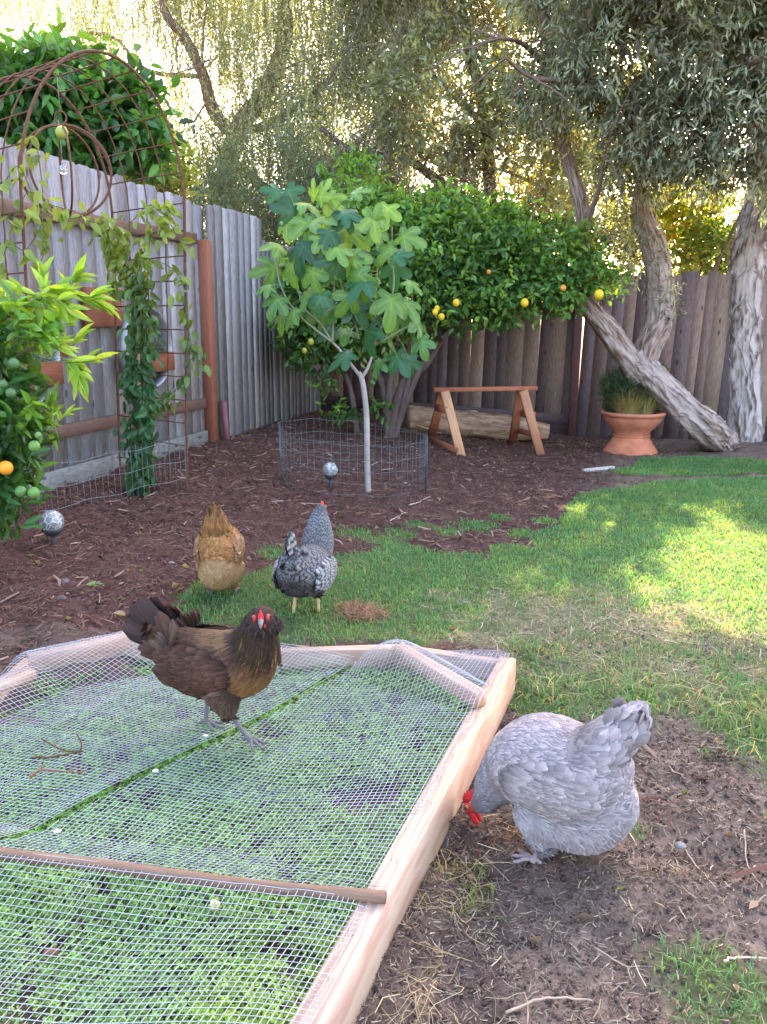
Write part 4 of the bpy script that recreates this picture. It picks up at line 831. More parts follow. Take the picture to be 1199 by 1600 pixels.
def bottlebrush():
    root = empty('paperbark_tree', label='leaning forked paperbark tree behind the terracotta pot, its canopy filling the upper right', cat='tree')
    Y = 8.0; A = lambda u, v, y=Y: at(u, v, y); b = on(1118, 692, .0); Yb = b[1]; 
    m = MB(); bark_trunk(m, [on(1135, 700, -.03), A(1105, 672, 7.85), A(1060, 630, 7.9), A(1010, 580, 7.95), A(990, 555, 7.98)], [.16, .16, .14, .135, .13], n=130, flakes=200); 
    bark_trunk(m, [A(1005, 590, 7.98), A(975, 550, 7.98), A(945, 510, 8.0), A(915, 472, 8.05), A(905, 440, 8.1), A(912, 380, 8.1), A(908, 320, 8.1), A(885, 240, 8.1), A(872, 180, 8.0), A(868, 120, 7.9), A(850, 40, 7.8), A(840, -60, 7.8)], [.13, .12, .11, .09, .075, .07, .07, .06, .05, .045, .04, .03], sides=48, n=190, flakes=170, C2=(.14, .08, .055))
    bark_trunk(m, [A(1000, 585, 7.99), A(1012, 545, 8.0), A(1030, 505, 8.05), A(1032, 460, 8.1), A(1028, 415, 8.1), A(1018, 370, 8.1), A(1002, 335, 8.1), A(1005, 290, 8.1), A(1020, 200, 8.0), A(1040, 120, 7.9), A(1060, 20, 7.7), A(1060, -80, 7.6)], [.12, .13, .13, .12, .12, .11, .09, .07, .06, .05, .05, .04], sides=56, n=200, flakes=190, C2=(.14, .08, .06))
    m.build('trunk', M['paper'], root)
    m = MB(); BB = (.19, .14, .12)
    for pts in ([(1020, 200), (960, 150), (900, 130), (830, 120), (790, 90)], [(1040, 120), (1100, 100), (1160, 60), (1230, 30)], [(1010, 250), (1080, 220), (1150, 230), (1200, 260)], [(868, 120), (820, 70), (780, 60)], [(1050, 60), (980, 20), (920, -30)], [(912, 360), (935, 300), (945, 240)], [(872, 180), (900, 150), (940, 90)]):
        Q = [A(u, v, 7.9 - .35 * i) for i, (u, v) in enumerate(pts)]; branch(m, Q, .035, .01, BB, 8)
        for t in range(5): q = Q[rng.integers(1, len(Q))]; v_ = rng.normal(0, .3, 3); branch(m, [q, q + v_ * .5 + rng.normal(0, .03, 3), q + v_], .009, .004, BB, 5, rough=.05)
    m.build('limb', M['bark'], root)
    cl = [(.27, .31, .22), (.35, .38, .27), (.13, .16, .1), (.25, .27, .19), (.17, .13, .1)]
    bl = [px_blob(1090, 90, 7.2, 120, 90, .8), px_blob(960, 90, 7.3, 110, 75, .7), px_blob(1160, 190, 7.0, 90, 90, .7), px_blob(1060, 200, 7.2, 90, 60, .6), px_blob(980, 190, 7.3, 50, 50, .5), px_blob(870, 140, 7.5, 70, 70, .5), px_blob(1180, 300, 7.1, 60, 40, .5), px_blob(1110, 265, 7.1, 60, 30, .4),
          px_blob(1130, -60, 7.0, 200, 90, 1.2), px_blob(930, -40, 7.3, 120, 70, .8), px_blob(1290, 120, 7.0, 90, 150, .8), px_blob(1000, 260, 7.5, 60, 40, .4), px_blob(1200, 60, 7.0, 60, 90, .6)]
    m = MB(); foliage(m, bl, 5200, 14, LEAF_NARROW, .078, 1.5, cl, .14, hang=.45, outw=.7, shell=.3, tw=(.003, (.13, .09, .07), 3))
    foliage(m, bl, 60, 40, LEAF_NARROW, .03, .8, [(.2, .05, .04), (.16, .06, .045)], .05, hang=.6, shell=.6)
    br2 = [px_blob(1035, 440, 7.9, 28, 25, .25), px_blob(1050, 480, 7.85, 16, 20, .15), px_blob(1000, 400, 8.0, 40, 40, .3), px_blob(940, 380, 8.2, 60, 70, .4), px_blob(960, 300, 8.2, 60, 60, .4)]
    foliage(m, br2[:2], 30, 10, LEAF_NARROW, .06, 1.2, cl, .08, hang=.2); foliage(m, br2[2:], 420, 11, LEAF_NARROW, .06, 1.2, cl, .12, hang=.3)
    m.build('crown', M['leaf_dull'], root)
    # second tree
    root = empty('paperbark_tree', label='upright thick paperbark trunk at the right edge in front of the back fence', cat='tree')
    m = MB(); b = on(1162, 686, .0); Y2 = b[1]; bark_trunk(m, [at(1160, 720, Y2) - (0, 0, .25), at(1160, 690, Y2), at(1160, 600, Y2), at(1160, 520, Y2 + .02), at(1164, 450, Y2), at(1170, 390, Y2), at(1182, 330, Y2), at(1190, 240, Y2), at(1200, 120, Y2 - .1), at(1210, -60, Y2 - .2)], [.24, .205, .195, .19, .185, .175, .14, .09, .07, .05], sides=80, n=230, flakes=380, amp=.12, C1=(.46, .41, .39), C2=(.10, .07, .06)); m.build('trunk', M['paper'], root)
    m = MB(); bl = [px_blob(1190, 300, Y2 - .3, 60, 60, .4), px_blob(1260, 200, Y2, 110, 130, .8), px_blob(1180, 10, Y2, 130, 90, .8), px_blob(1330, -40, Y2, 160, 130, 1.0), px_blob(1210, 340, Y2 - .3, 45, 30, .3)]
    foliage(m, bl, 1900, 13, LEAF_NARROW, .08, 1.3, cl, .14, hang=.4, shell=.3, tw=(.003, (.13, .09, .07), 4)); m.build('crown', M['leaf_dull'], root)
bottlebrush()
# high canopy of a further tree that shades the garden
shrub('tall_tree', 'dark high tree crown showing behind the paperbark canopy at the top right', [px_blob(1050, -60, 10.5, 260, 120, 1.2), px_blob(1230, 120, 10.2, 130, 160, 1.), px_blob(960, 30, 10.8, 110, 90, .8), px_blob(820, -120, 10.8, 200, 90, 1.), px_blob(1100, -260, 10.5, 420, 120, 1.4), px_blob(700, -300, 11, 420, 120, 1.4), px_blob(1150, 260, 10.3, 90, 60, .6), px_blob(960, 285, 10.4, 100, 50, .6), px_blob(1000, 200, 10.6, 120, 70, .7), px_blob(850, 190, 10.8, 110, 80, .7), px_blob(700, 150, 11, 120, 100, .7), px_blob(1300, 250, 10.2, 120, 100, .8), px_blob(1450, 100, 10.2, 200, 260, 1.2)], 5400, 11, .10, [(.26, .29, .17), (.26, .29, .15), (.36, .37, .16)], leaf=LEAF_LO, m_='leaf_dull', cat='tree', spread=.16, prune=True)
# ================================================================== RUSTY ARCH
AL1 = on(64, 858, .06); AR1 = on(292, 795, .09); AXW = AR1 - AL1; AXW[2] = 0; AWID = np.linalg.norm(AXW); axw = AXW / AWID
axd = np.array([-axw[1], axw[0], 0]); AD = .74
if axd[0] > 0: axd = -axd
def arch_pt(s, dpt):
    """s runs along the arch from the left foot (0) over the top to the right foot (1)"""
    mid = (AL1 + AR1) / 2; a = AWID / 2; z0, zs, zt = .04, 1.98, 2.74; Ls = zs - z0; La = math.pi * math.sqrt((a * a + (zt - zs) ** 2) / 2); T = 2 * Ls + La; q = s * T
    if q < Ls: x, z = -a, z0 + q
    elif q > Ls + La: x, z = a, zs - (q - Ls - La)
    else: th = math.pi * (1 - (q - Ls) / La); x, z = a * math.cos(th), zs + (zt - zs) * math.sin(th)
    p = mid + axw * x + axd * dpt; p = p + np.array([.052 * z, 0, 0]); return np.array([p[0], p[1], z])
def arch():
    root = empty('garden_arch', label='tall rusty iron tunnel arch with open square grid by the left fence', cat='garden arch')
    for dpt in (0, AD):
        m = MB(); tube(m, [arch_pt(s, dpt) for s in np.linspace(0, 1, 90)], .0085, 8, (.13, .06, .04)); m.build('arch_rod', M['rust'], root)
    m = MB()
    for dpt in (AD * .25, AD * .5, AD * .75): tube(m, [arch_pt(s, dpt) + rng.normal(0, .002, 3) for s in np.linspace(0, 1, 80)], .0045, 5, (.1, .05, .04))
    T = 2 * 1.94 + 2.1
    for s in np.linspace(.03, .97, 38): tube(m, [arch_pt(s, -.01), arch_pt(s, AD * .5) + rng.normal(0, .003, 3), arch_pt(s, AD + .01)], .0045, 5, (.1, .05, .04))
    m.build('wire_grid', M['rust'], root)
arch()
oc_ = at(103, 268, 4.72)
def ring_ornament():
    root = empty('ring_ornament', label='rusty hanging ornament of nested iron rings inside the arch', cat='ornament'); r = .25
    a = np.linspace(0, 2 * np.pi, 60); 
    for k, (yaw, rr, pit) in enumerate(((8, 1.0, 0), (22, .97, 0), (62, .96, 0), (118, .93, 0))):
        y = R(yaw); d = np.array([math.cos(y), math.sin(y), 0]); P = oc_ + np.outer(np.cos(a) * r * rr, d) + np.outer(np.sin(a) * r * rr * .98, [0, 0, 1.]); m = MB(); tube(m, P, .0065, 7, (.12, .06, .045), cap=False); m.build('ring', M['rust'], root)
    m = MB(); P = oc_ + np.array([0, 0, r + .03]) + np.stack([np.cos(a) * .032, a * 0, np.sin(a) * .032], 1); tube(m, P, .005, 6, (.1, .05, .04), cap=False); m.build('hook', M['rust'], root)
    m = MB(); top = oc_ + (0, 0, r + .06); z2 = arch_pt(.5, .4)[2] - .1; tube(m, [top, (top[0], top[1], z2)], .0012, 5, (.3, .3, .3)); m.build('cord', M['wire'], root)
ring_ornament()
root = empty('glass_crystal', label='clear round crystal on a thread in the middle of the rusty rings', cat='crystal'); cc = at(99, 266, 4.7)
m = MB(); ball(m, (0, 0, 0), .027, 8, 6, (1, 1, 1)); o = m.build('faceted_ball', M['glass'], root); o.location = cc
m = MB(); tube(m, [cc + (0, 0, .025), cc + (0, 0, .26)], .0008, 4, (.7, .7, .7)); m.build('thread', M['wire'], root)
m = MB(); ball(m, (0, 0, 0), .035, 14, 10, (.38, .42, .08), nz=.08); o = m.build('green_ball', M['fruit'], smooth=True); o.location = at(97, 207, 4.68); tag(o, 'small yellow green ball hanging at the top of the rusty rings', 'ball')
# short wire fence between the arch feet
def wire_fence():
    root = empty('wire_fence', label='low grey welded wire fence strung between the feet of the rusty arch', cat='wire fence'); m = MB()
    P0 = AL1 + axw * .0 - axd * .015; P1 = AR1 - axd * .015
    for h in (.03, .12, .22, .34, .47): tube(m, [P0 + (P1 - P0) * t + np.array([0, 0, h + .008 * math.sin(t * 17 + h * 40)]) for t in np.linspace(0, 1, 30)], .0015, 5, (.22, .23, .25), cap=False)
    for t in np.linspace(0, 1, 26): p = P0 + (P1 - P0) * t; tube(m, [p + (0, 0, 0), p + (rng.normal(0, .003), 0, .50)], .0011, 4, (.16, .17, .19))
    for h in (.03, .14, .26, .40): tube(m, [P1 + axd * AD * t + np.array([0, 0, h + .05 * t]) for t in np.linspace(0, 1, 12)], .0015, 5, (.22, .23, .25), cap=False)
    for t in np.linspace(0, 1, 15): p = P1 + axd * AD * t; tube(m, [p, p + (0, 0, .50)], .0011, 4, (.16, .17, .19))
    m.build('wire_grid', M['wire'], root)
wire_fence()
# ------------------------------------------------------------------ vine on its stake
def vine():
    Y = 4.98; root = empty('wooden_stake', label='tall pale wooden stake carrying the climbing vine inside the arch', cat='stake')
    m = MB(); b = at(218, 745, Y); t = at(212, 430, Y); b[2] = .05; beam(m, b, t, .028, .018, (.5, .33, .2), up=(0, 1, 0)); m.build('stake', M['redwood'], root)
    root = empty('climbing_vine', label='leafy passion vine climbing the stake and trailing along the rusty arch', cat='vine'); m = MB()
    VC = (.1, .13, .05); trails = []
    for k in range(5): 
        pts = [at(217 + rng.normal(0, 7), v, Y + rng.normal(0, .03)) for v in range(785, 400, -50)]; trails.append(tube and spline(pts, 30))
    T2 = [[(212, 440, 4.98), (190, 395, 4.95), (170, 370, 4.9), (160, 345, 4.9)], [(215, 430, 4.98), (230, 380, 5), (250, 350, 5.0), (270, 325, 5.05)], [(220, 400, 5), (262, 415, 5.05), (285, 440, 5.05), (290, 480, 5.05), (296, 520, 5.1), (305, 560, 5.1)],
          [(225, 640, 5), (262, 620, 5.05), (285, 595, 5.1), (300, 560, 5.1), (322, 570, 5.1)], [(160, 350, 4.8), (110, 340, 4.6), (64, 330, 4.3), (30, 260, 4.2), (0, 300, 4.2)], [(64, 330, 4.3), (72, 380, 4.25), (60, 420, 4.25)], [(0, 300, 4.1), (20, 340, 4.15), (45, 300, 4.2), (80, 320, 4.3), (118, 330, 4.4)],
          [(0, 420, 4.1), (15, 380, 4.15), (40, 390, 4.2), (70, 345, 4.3)], [(30, 250, 4.3), (50, 215, 4.4), (60, 240, 4.3), (70, 330, 4.3)], [(160, 345, 4.9), (190, 360, 4.95), (240, 320, 5.0), (285, 380, 5.05)], [(175, 460, 4.95), (180, 420, 4.95), (175, 390, 4.95)]]
    for q in T2: trails.append(spline([at(*p) for p in q], 26))
    P = []; 
    for Q in trails: tube(m, Q, .0028, 5, VC, cap=False)
    m.build('vine_stem', M['smoothbark'], root); m = MB()
    pos = []; wt = []
    for k, Q in enumerate(trails):
        n = 130 if k < 5 else [0, 0, 0, 0, 0, 70, 70, 45, 40, 22, 14, 24, 20, 14, 45, 22][k]; i = rng.integers(0, len(Q), n); pos.append(Q[i] + rng.normal(0, .035 if k < 5 else .03, (n, 3))); wt.append(np.full(n, k >= 5))
    pos = np.concatenate(pos); wt = np.concatenate(wt); N = len(pos); D = nrm(np.stack([rng.normal(0, .5, N), rng.normal(-.3, .4, N), rng.normal(-.75, .35, N)], 1)); nn = nrm(np.array([0, -.6, .5]) + rng.normal(0, .45, (N, 3))); s = nrm(np.cross(nn, D)); nn = np.cross(D, s)
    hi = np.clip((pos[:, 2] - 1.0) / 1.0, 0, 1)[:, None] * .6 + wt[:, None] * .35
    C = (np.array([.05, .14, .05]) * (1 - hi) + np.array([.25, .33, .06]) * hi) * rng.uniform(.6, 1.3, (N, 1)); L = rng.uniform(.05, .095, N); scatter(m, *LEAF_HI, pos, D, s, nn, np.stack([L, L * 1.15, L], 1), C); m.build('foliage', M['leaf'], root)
vine()
# ------------------------------------------------------------------ planters on the left fence
def planter(loc_y, zc, off, label, halfside):
    root = empty('wall_planter', label=label, cat='planter', group='hoop planters on the left fence'); c = fl(loc_y, off + .05); c[2] = zc; r = .30
    a = np.linspace(0, 2 * np.pi, 48); P = c + np.outer(np.cos(a) * r, FD3) + np.outer(np.sin(a) * r, [0, 0, 1.]); m = MB()
    o_ = FN3 * .055
    V = np.concatenate([P - o_, P + o_, P * 1 + o_ - (P - c) * .03, P - o_ - (P - c) * .03]); n = len(a); F = []
    for q in range(4):
        for i in range(n - 1): F.append((q * n + i, q * n + i + 1, ((q + 1) % 4) * n + i + 1, ((q + 1) % 4) * n + i))
    m.add(V, F, (.42, .46, .52)); m.build('hoop', M['galv'], root)
    m = MB(); u0 = c + FD3 * .02 - (0, 0, .10); 
    for dz, dd in ((0, .07), (0, -.05)): beam(m, u0 - FD3 * .26 + FN3 * dd + (0, 0, dz), u0 + FD3 * .26 + FN3 * dd + (0, 0, dz), .018, .13, RW)
    beam(m, u0 - FD3 * .27 + FN3 * .01 - (0, 0, .07), u0 + FD3 * .27 + FN3 * .01 - (0, 0, .07), .13, .018, RW); m.build('planter_box', M['redwood'], root)
    m = MB(); foliage(m, [(u0[0], u0[1], u0[2] + .09, .16, .16, .05)], 50, 8, LEAF_NARROW, .05, 1.2, [(.18, .24, .17), (.1, .16, .09)], .03, hang=-.3, prune=False); m.build('succulent', M['leaf_dull'], root)
planter(5.98, 1.13, .03, 'galvanised hoop planter with redwood box nearer the redwood post', 1)
planter(4.72, 1.12, .03, 'galvanised hoop planter with redwood box half hidden behind the citrus leaves', 1)
for y, z, h, lab in ((5.55, 1.42, .26, 'redwood block on the fence behind the vine'), (4.95, 1.17, .14, 'redwood board on the fence just above the left stretch of lower rail')):
    m = MB(); a, b = fl(y - .17, .055), fl(y + .2, .055); a[2] = b[2] = z; beam(m, a, b, .04, h, RW); tag(m.build('wood_block', M['redwood']), lab, 'board')
# ------------------------------------------------------------------ solar globes
def globe(u, v, ub, vb, zb, label, k=1.0):
    b = ong(ub, vb); root = empty('solar_light', b, label=label, cat='garden light', group='crackled glass solar globes'); c = at(u, v, b[1]); h = c[2] - b[2]; r = .053 * k
    m = MB(); ball(m, (0, 0, h), r, 24, 16); m.build('glass_globe', M['glass'], root, smooth=True)
    m = MB(); ball(m, (0, 0, h), r * .72, 14, 10, (.5, .52, .55), nz=.3); m.build('inner_panel', M['galv'], root, smooth=True)
    m = MB(); lathe(m, [(0, h - r * .72), (r * .82, h - r * .60), (r * .9, h - r * .72), (r * .55, h - r * 1.15), (.0, h - r * 1.3)], sides=20, C=(.03, .03, .035)); m.build('cap', M['paint'], root)
    m = MB(); tube(m, [(0, 0, h - r), (0, 0, -.05)], .011 * k, 8, (.03, .03, .04)); m.build('stake', M['paint'], root)
globe(85, 815, 85, 852, .08, 'glass globe light on a black stake at the left arch foot', 1.12); globe(517, 734, 517, 768, .12, 'glass globe light on a black stake in front of the fig tree')
# ------------------------------------------------------------------ near orange tree at the left edge
def orange_tree():
    root = empty('orange_tree', label='nearest citrus at the left edge with bright lime green shoots and an orange', cat='tree'); Y = 3.3; m = MB(); t = at(-60, 900, Y); t[2] = .0
    for pts in ([(-40, 700), (-20, 600), (20, 560), (60, 540)], [(-60, 650), (-30, 520), (20, 490), (90, 455)], [(-40, 760), (0, 740), (40, 730)], [(-50, 800), (-10, 790), (20, 800)]): branch(m, [t] + [at(u, v, Y) for u, v in pts], .025, .005, (.12, .12, .06), 7)
    m.build('trunk', M['bark'], root); m = MB()
    dark = [(.04, .12, .03), (.06, .16, .035), (.05, .14, .04)]; lime = [(.3, .48, .05), (.4, .55, .08), (.22, .4, .05)]; mid = [(.1, .24, .04), (.16, .32, .05)]
    foliage(m, [px_blob(0, 640, Y, 45, 60, .25), px_blob(-20, 560, Y, 60, 60, .25), px_blob(10, 760, Y, 40, 40, .2), px_blob(0, 800, Y, 22, 55, .15), px_blob(-40, 700, Y, 60, 120, .3), px_blob(15, 700, Y, 45, 30, .2)], 190, 8, LEAF_LONG, .085, 1.25, dark, .06, hang=.25, prune=False, outw=1.)
    foliage(m, [px_blob(30, 500, Y, 60, 30, .15), px_blob(20, 560, Y, 50, 25, .15), px_blob(30, 650, Y, 45, 20, .15), px_blob(110, 740, Y, 10, 10, .05), px_blob(50, 750, Y, 20, 20, .1)], 40, 8, LEAF_LONG, .09, 1.2, mid, .05, hang=.1, prune=False, outw=1.)
    shoots = [(60, 468, -35, 0), (75, 455, 30, .1), (100, 460, 0, 0), (128, 462, -8, 0), (45, 460, 170, 0), (90, 470, -30, .1), (110, 450, 60, 0), (70, 450, 95, 0), (145, 470, -15, 0), (30, 490, 150, 0), (60, 520, 30, 0), (80, 540, -10, .1), (100, 560, -40, 0), (70, 530, 60, 0), (40, 550, 170, 0), (120, 575, -70, 0), (125, 565, 0, 0), (105, 540, 30, 0), (10, 470, 170, 0), (20, 500, 20, 0), (95, 655, 40, 0), (82, 650, 100, 0), (0, 510, 80, 0), (40, 520, 100, 0)]
    for u, v, ang, dy in shoots:
        c = at(u, v, Y - dy); a = R(ang); ax = np.array([math.cos(a), rng.uniform(-.3, .3), math.sin(a)]); n = 9; k = .55 if v > 640 else 1
        tt = rng.uniform(-.04, .05, n); P = c + ax * tt[:, None]; D = nrm(ax + rng.normal(0, .42, (n, 3))); nn = nrm(np.array([0, -.5, .7]) + rng.normal(0, .35, (n, 3))); s = nrm(np.cross(nn, D)); nn = np.cross(D, s); L = rng.uniform(.075, .125, n) * k
        scatter(m, *LEAF_LONG, P, D, s, nn, np.stack([L, L * .95, L], 1), np.array(lime)[rng.integers(0, 3, n)] * rng.uniform(.7, 1.15, (n, 1))); tube(m, [c - ax * .1, c + ax * .05], .002, 5, (.25, .35, .08))
    m.build('crown', M['leaf'], root)
    for i, (u, v, r, c) in enumerate([(9, 731, .029, (.75, .3, .02)), (54, 697, .023, (.12, .25, .05)), (53, 770, .024, (.11, .24, .05)), (33, 768, .024, (.09, .2, .05)), (22, 568, .022, (.07, .15, .05)), (17, 614, .02, (.07, .15, .05)), (5, 600, .018, (.07, .15, .05)), (60, 680, .014, (.12, .22, .06))]):
        m = MB(); ball(m, (0, 0, 0), r, 18, 12, c, nz=.04); o = m.build('orange', M['fruit'], root, smooth=True); o.location = at(u, v, Y - .22)
        if i: o['label'] = 'small unripe green orange'
orange_tree()
# ------------------------------------------------------------------ sawhorse, log, pot
def sawhorse():
    root = empty('sawhorse', label='reddish wooden sawhorse standing on the mulch before the back fence', cat='sawhorse'); A = np.array([.49, 7.60, .675]); B = np.array([1.53, 7.80, .675]); SW = (.33, .12, .065); d = nrm(B - A); s = np.array([d[1], -d[0], 0.])
    m = MB(); beam(m, A, B, .085, .04, SW); m.build('top_beam', M['redwood'], root)
    for t, k in ((.10, 1), (.86, 1)):
        c = A + (B - A) * t - (0, 0, .02)
        fts = [on(722, 716, .05), on(672, 694, .07)] if t < .5 else [on(846, 706, .04), on(800, 692, .05)]
        for i, f in enumerate(fts):
            f = f.copy(); f[2] = float(gz(f[0], f[1])) - .02; tp = c + s * (.03 if i == 0 else -.03); m = MB(); beam(m, f, tp, .085, .04, (.52, .28, .15) if (i == 0 and t < .5) else SW if t < .5 else ((.42, .2, .11) if i == 0 else SW), up=s); m.build('leg', M['redwood'], root)
        for h in (.72, .12) if t < .5 else (.6, .25):
            p = c * h + fts[0] * (1 - h); q = c * h + fts[1] * (1 - h); e = nrm(q - p); e[2] = 0; ofs = -d * .035 * (1 if t < .5 else -1); m = MB(); beam(m, p - e * .03 + ofs, q + e * .03 + ofs, .02, .07 if h > .3 else .06, SW); m.build('brace', M['redwood'], root)
sawhorse()
m = MB(); P = spline([on(642, 668, .17), on(700, 672, .17), on(800, 682, .16), on(885, 690, .13)], 40); P[:, 1] = np.linspace(8.55, 8.5, 40); P[:, 0] = np.linspace(.3, 1.95, 40); P[:, 2] = np.linspace(.27, .13, 40)
bark_trunk(m, P[::4], [.16, .15, .14, .13, .08], sides=40, n=60, amp=.2, C1=(.38, .25, .16), C2=(.2, .11, .07), flakes=50); ball(m, P[0], (.05, .15, .16), 14, 10, (.36, .26, .17), nz=.3); o = m.build('fallen_log', M['paper']); tag(o, 'mottled tan log lying along the foot of the back fence behind the sawhorse', 'log')
def pot():
    b = on(985, 706, .0); root = empty('terracotta_pot', b * (1, 1, 0), label='wide terracotta bowl planter on an upturned terracotta base', cat='plant pot'); TC_ = (.50, .18, .10)
    m = MB(); lathe(m, [(.0, -.03), (.27, -.03), (.275, .0), (.265, .03), (.215, .10), (.185, .15), (.18, .17), (.19, .175), (.19, .185), (.0, .186)], sides=56, C=TC_); m.build('base', M['terra'], root, smooth=False)
    m = MB(); lathe(m, [(0, .187), (.175, .188), (.178, .20), (.19, .23), (.235, .27), (.275, .315), (.295, .36), (.298, .385), (.318, .39), (.322, .41), (.316, .425), (.296, .425), (.285, .39), (.0, .385)], sides=64, C=(.46, .17, .105)); m.build('bowl', M['terra'], root, smooth=False)
    m = MB(); ball(m, (0, 0, .385), (.28, .28, .02), 24, 8, (.06, .045, .035), nz=.2); m.build('potting_soil', M['chip'], root)
    # plants
    def wisps(mb, c, n, L, wd, C, arch_, spread):
        a = rng.uniform(0, 2 * np.pi, n); d = np.stack([np.cos(a), np.sin(a), 0 * a], -1); ln = L * rng.uniform(.5, 1.2, n); t = np.linspace(0, 1, 7)[None, :, None]; le = rng.uniform(.2, 1, n)[:, None, None] * arch_
        P = np.array(c) + (d * rng.uniform(0, spread, (n, 1)))[:, None] + d[:, None] * (t ** 1.6) * ln[:, None, None] * le + np.array([0, 0, 1.]) * (t - .55 * le * t ** 2.3) * ln[:, None, None]
        s = np.stack([-np.sin(a), np.cos(a), 0 * a], -1)[:, None] * wd * (1.05 - t); V = np.stack([P - s, P + s], 2).reshape(-1, 3); o = (np.arange(n) * 14)[:, None, None] + (np.arange(6) * 2)[None, :, None]
        mb.add(V, {4: (o + np.array([0, 1, 3, 2])).reshape(-1, 4)}, np.repeat(np.array(C) * rng.uniform(.6, 1.3, (n, 1)), 14, 0))
    g2 = empty('ornamental_grass', label='wispy pale ornamental grass spilling over the terracotta bowl', cat='grass plant'); m = MB(); c = b + (-.05, -.05, .39)
    wisps(m, c, 500, .34, .0022, (.42, .38, .16), 1.0, .10); wisps(m, c + (.16, .0, 0), 380, .30, .0022, (.42, .4, .18), .9, .08); wisps(m, c + (-.1, 0, 0), 200, .42, .002, (.35, .3, .15), 1.3, .05); m.build('leaves', M['blade'], g2)
    g3 = empty('feathery_bush', label='dark feathery bush growing in the terracotta bowl behind the pale grass', cat='bush'); m = MB()
    bl = [(b[0] - .05, b[1] + .08, .62, .22, .16, .18), (b[0] + .12, b[1] + .08, .62, .2, .15, .2), (b[0] - .15, b[1] + .05, .55, .16, .12, .12)]
    strings(m, [(q[0], q[1], q[2] - .02, q[3], q[4], q[5]) for q in bl], 420, .12, 16, LEAF_NARROW, .035, .9, [(.04, .07, .03), (.07, .1, .04), (.05, .08, .045)], (.06, .05, .04), prune=False, sway=1.3)
    foliage(m, [(b[0] - .08, b[1] + .08, .66, .27, .2, .2), (b[0] + .12, b[1] + .1, .7, .25, .2, .22), (b[0], b[1] + .08, .5, .25, .15, .12)], 1500, 12, LEAF_NARROW, .035, 1.7, [(.05, .085, .04), (.08, .12, .05), (.06, .09, .05)], .06, hang=-.3, prune=False, shell=.25)
    wisps(m, b + (.03, .08, .38), 260, .42, .0022, (.06, .09, .045), .8, .09); m.build('foliage', M['leaf_dull'], g3)
pot()
m = MB(); a, b = on(912, 736, .015), on(958, 731, .015); beam(m, a, b, .05, .035, (.5, .45, .42)); tag(m.build('edging_stone', M['stone']), 'pale flat edging stone at the tip of the grass strip near the pot', 'stone')
# ------------------------------------------------------------------ small things on the ground
for u, v, r, lab in [(101, 910, .022, 'grey lump of stone on the mulch left of the green leaf'), (97, 936, .02, 'flat grey stone on the mulch under the grey lump'), (268, 880, .012, 'white pebble on the mulch left of the buff hen'), (1063, 1322, .012, 'dark pebble with a pale side on the soil right of the grey hen'), (880, 850, .012, 'tiny white pebble on the lawn')]:
    p = ong(u, v); p[2] += r * .2; pebble('stone', p, (r * 1.3, r, r * .6), (.16, .15, .16) if r > .013 else (.22, .2, .19), lab, 'stone')
def flat_leaf(u, v, L, ang, C, lab, name='fallen_leaf'):
    p = ong(u, v); p[2] += .014; m = MB(); d = np.array([[math.cos(ang), math.sin(ang), .05]]); d, s, n_ = frames(d); scatter(m, *LEAF_HI, np.zeros((1, 3)), d, s, n_, np.array([[L, L * 1.5, L]]), np.array(C)); o = m.build(name, M['leaf']); o.location = p; tag(o, lab, 'leaf')
flat_leaf(135, 918, .085, .1, (.28, .42, .16), 'pale green leaf fallen on the mulch left of the buff hen')
flat_leaf(122, 898, .05, .5, (.4, .25, .14), 'curled tan leaf on the mulch just above the green leaf')
flat_leaf(178, 962, .06, -.3, (.4, .27, .16), 'tan leaf on the mulch behind the timber corner'); flat_leaf(250, 866, .05, .8, (.16, .27, .08), 'small green leaf on the mulch below the vine')
def leaf_litter(n):
    x = rng.uniform(-3, 3, n); y = rng.uniform(1.2, 9, n); k = (rng.random(n) < (1 - lawn_mask(x, y) * .9)) & ~inpoly(x, y, BEDPOLY) & (fdist(x, y) > .1); x, y = x[k], y[k]; n = len(x)
    a = rng.uniform(0, 6.28, n); d = np.stack([np.cos(a), np.sin(a), rng.normal(0, .15, n)], 1); up = nrm(np.array([0, 0, 1.]) + rng.normal(0, .25, (n, 3))); s = nrm(np.cross(up, d)); nn = np.cross(nrm(d), s); L = rng.uniform(.018, .055, n)
    m = MB(); scatter(m, *LEAF_LO, np.stack([x, y, gfull(x, y) + .012], 1), nrm(d), s, nn, np.stack([L, L * rng.uniform(.7, 1.5, n), L * rng.uniform(1, 4, n)], 1), np.array([(.4, .27, .17), (.3, .2, .13), (.45, .36, .22), (.24, .15, .1), (.3, .32, .12)])[rng.integers(0, 5, n)] * rng.uniform(.5, 1.1, (n, 1)))
    tag(m.build('leaf_litter', M['leaf_dull']), 'small dry fallen leaves scattered over mulch and soil', 'leaf litter', kind='stuff')
leaf_litter(1100)
p = on(566, 968, 0); m = litter(5000, p[0] - .14, p[0] + .14, p[1] - .12, p[1] + .12, lambda x, y: np.exp(-(((x - p[0]) / .075) ** 2 + ((y - p[1]) / .07) ** 2)), .04, .0014, [(.3, .17, .09), (.2, .1, .06), (.36, .22, .12)], rise=.5, lift=.03); tag(m.build('dead_grass_clump', M['chip']), 'clump of brown dead roots on the lawn right of the barred hen', 'clump')
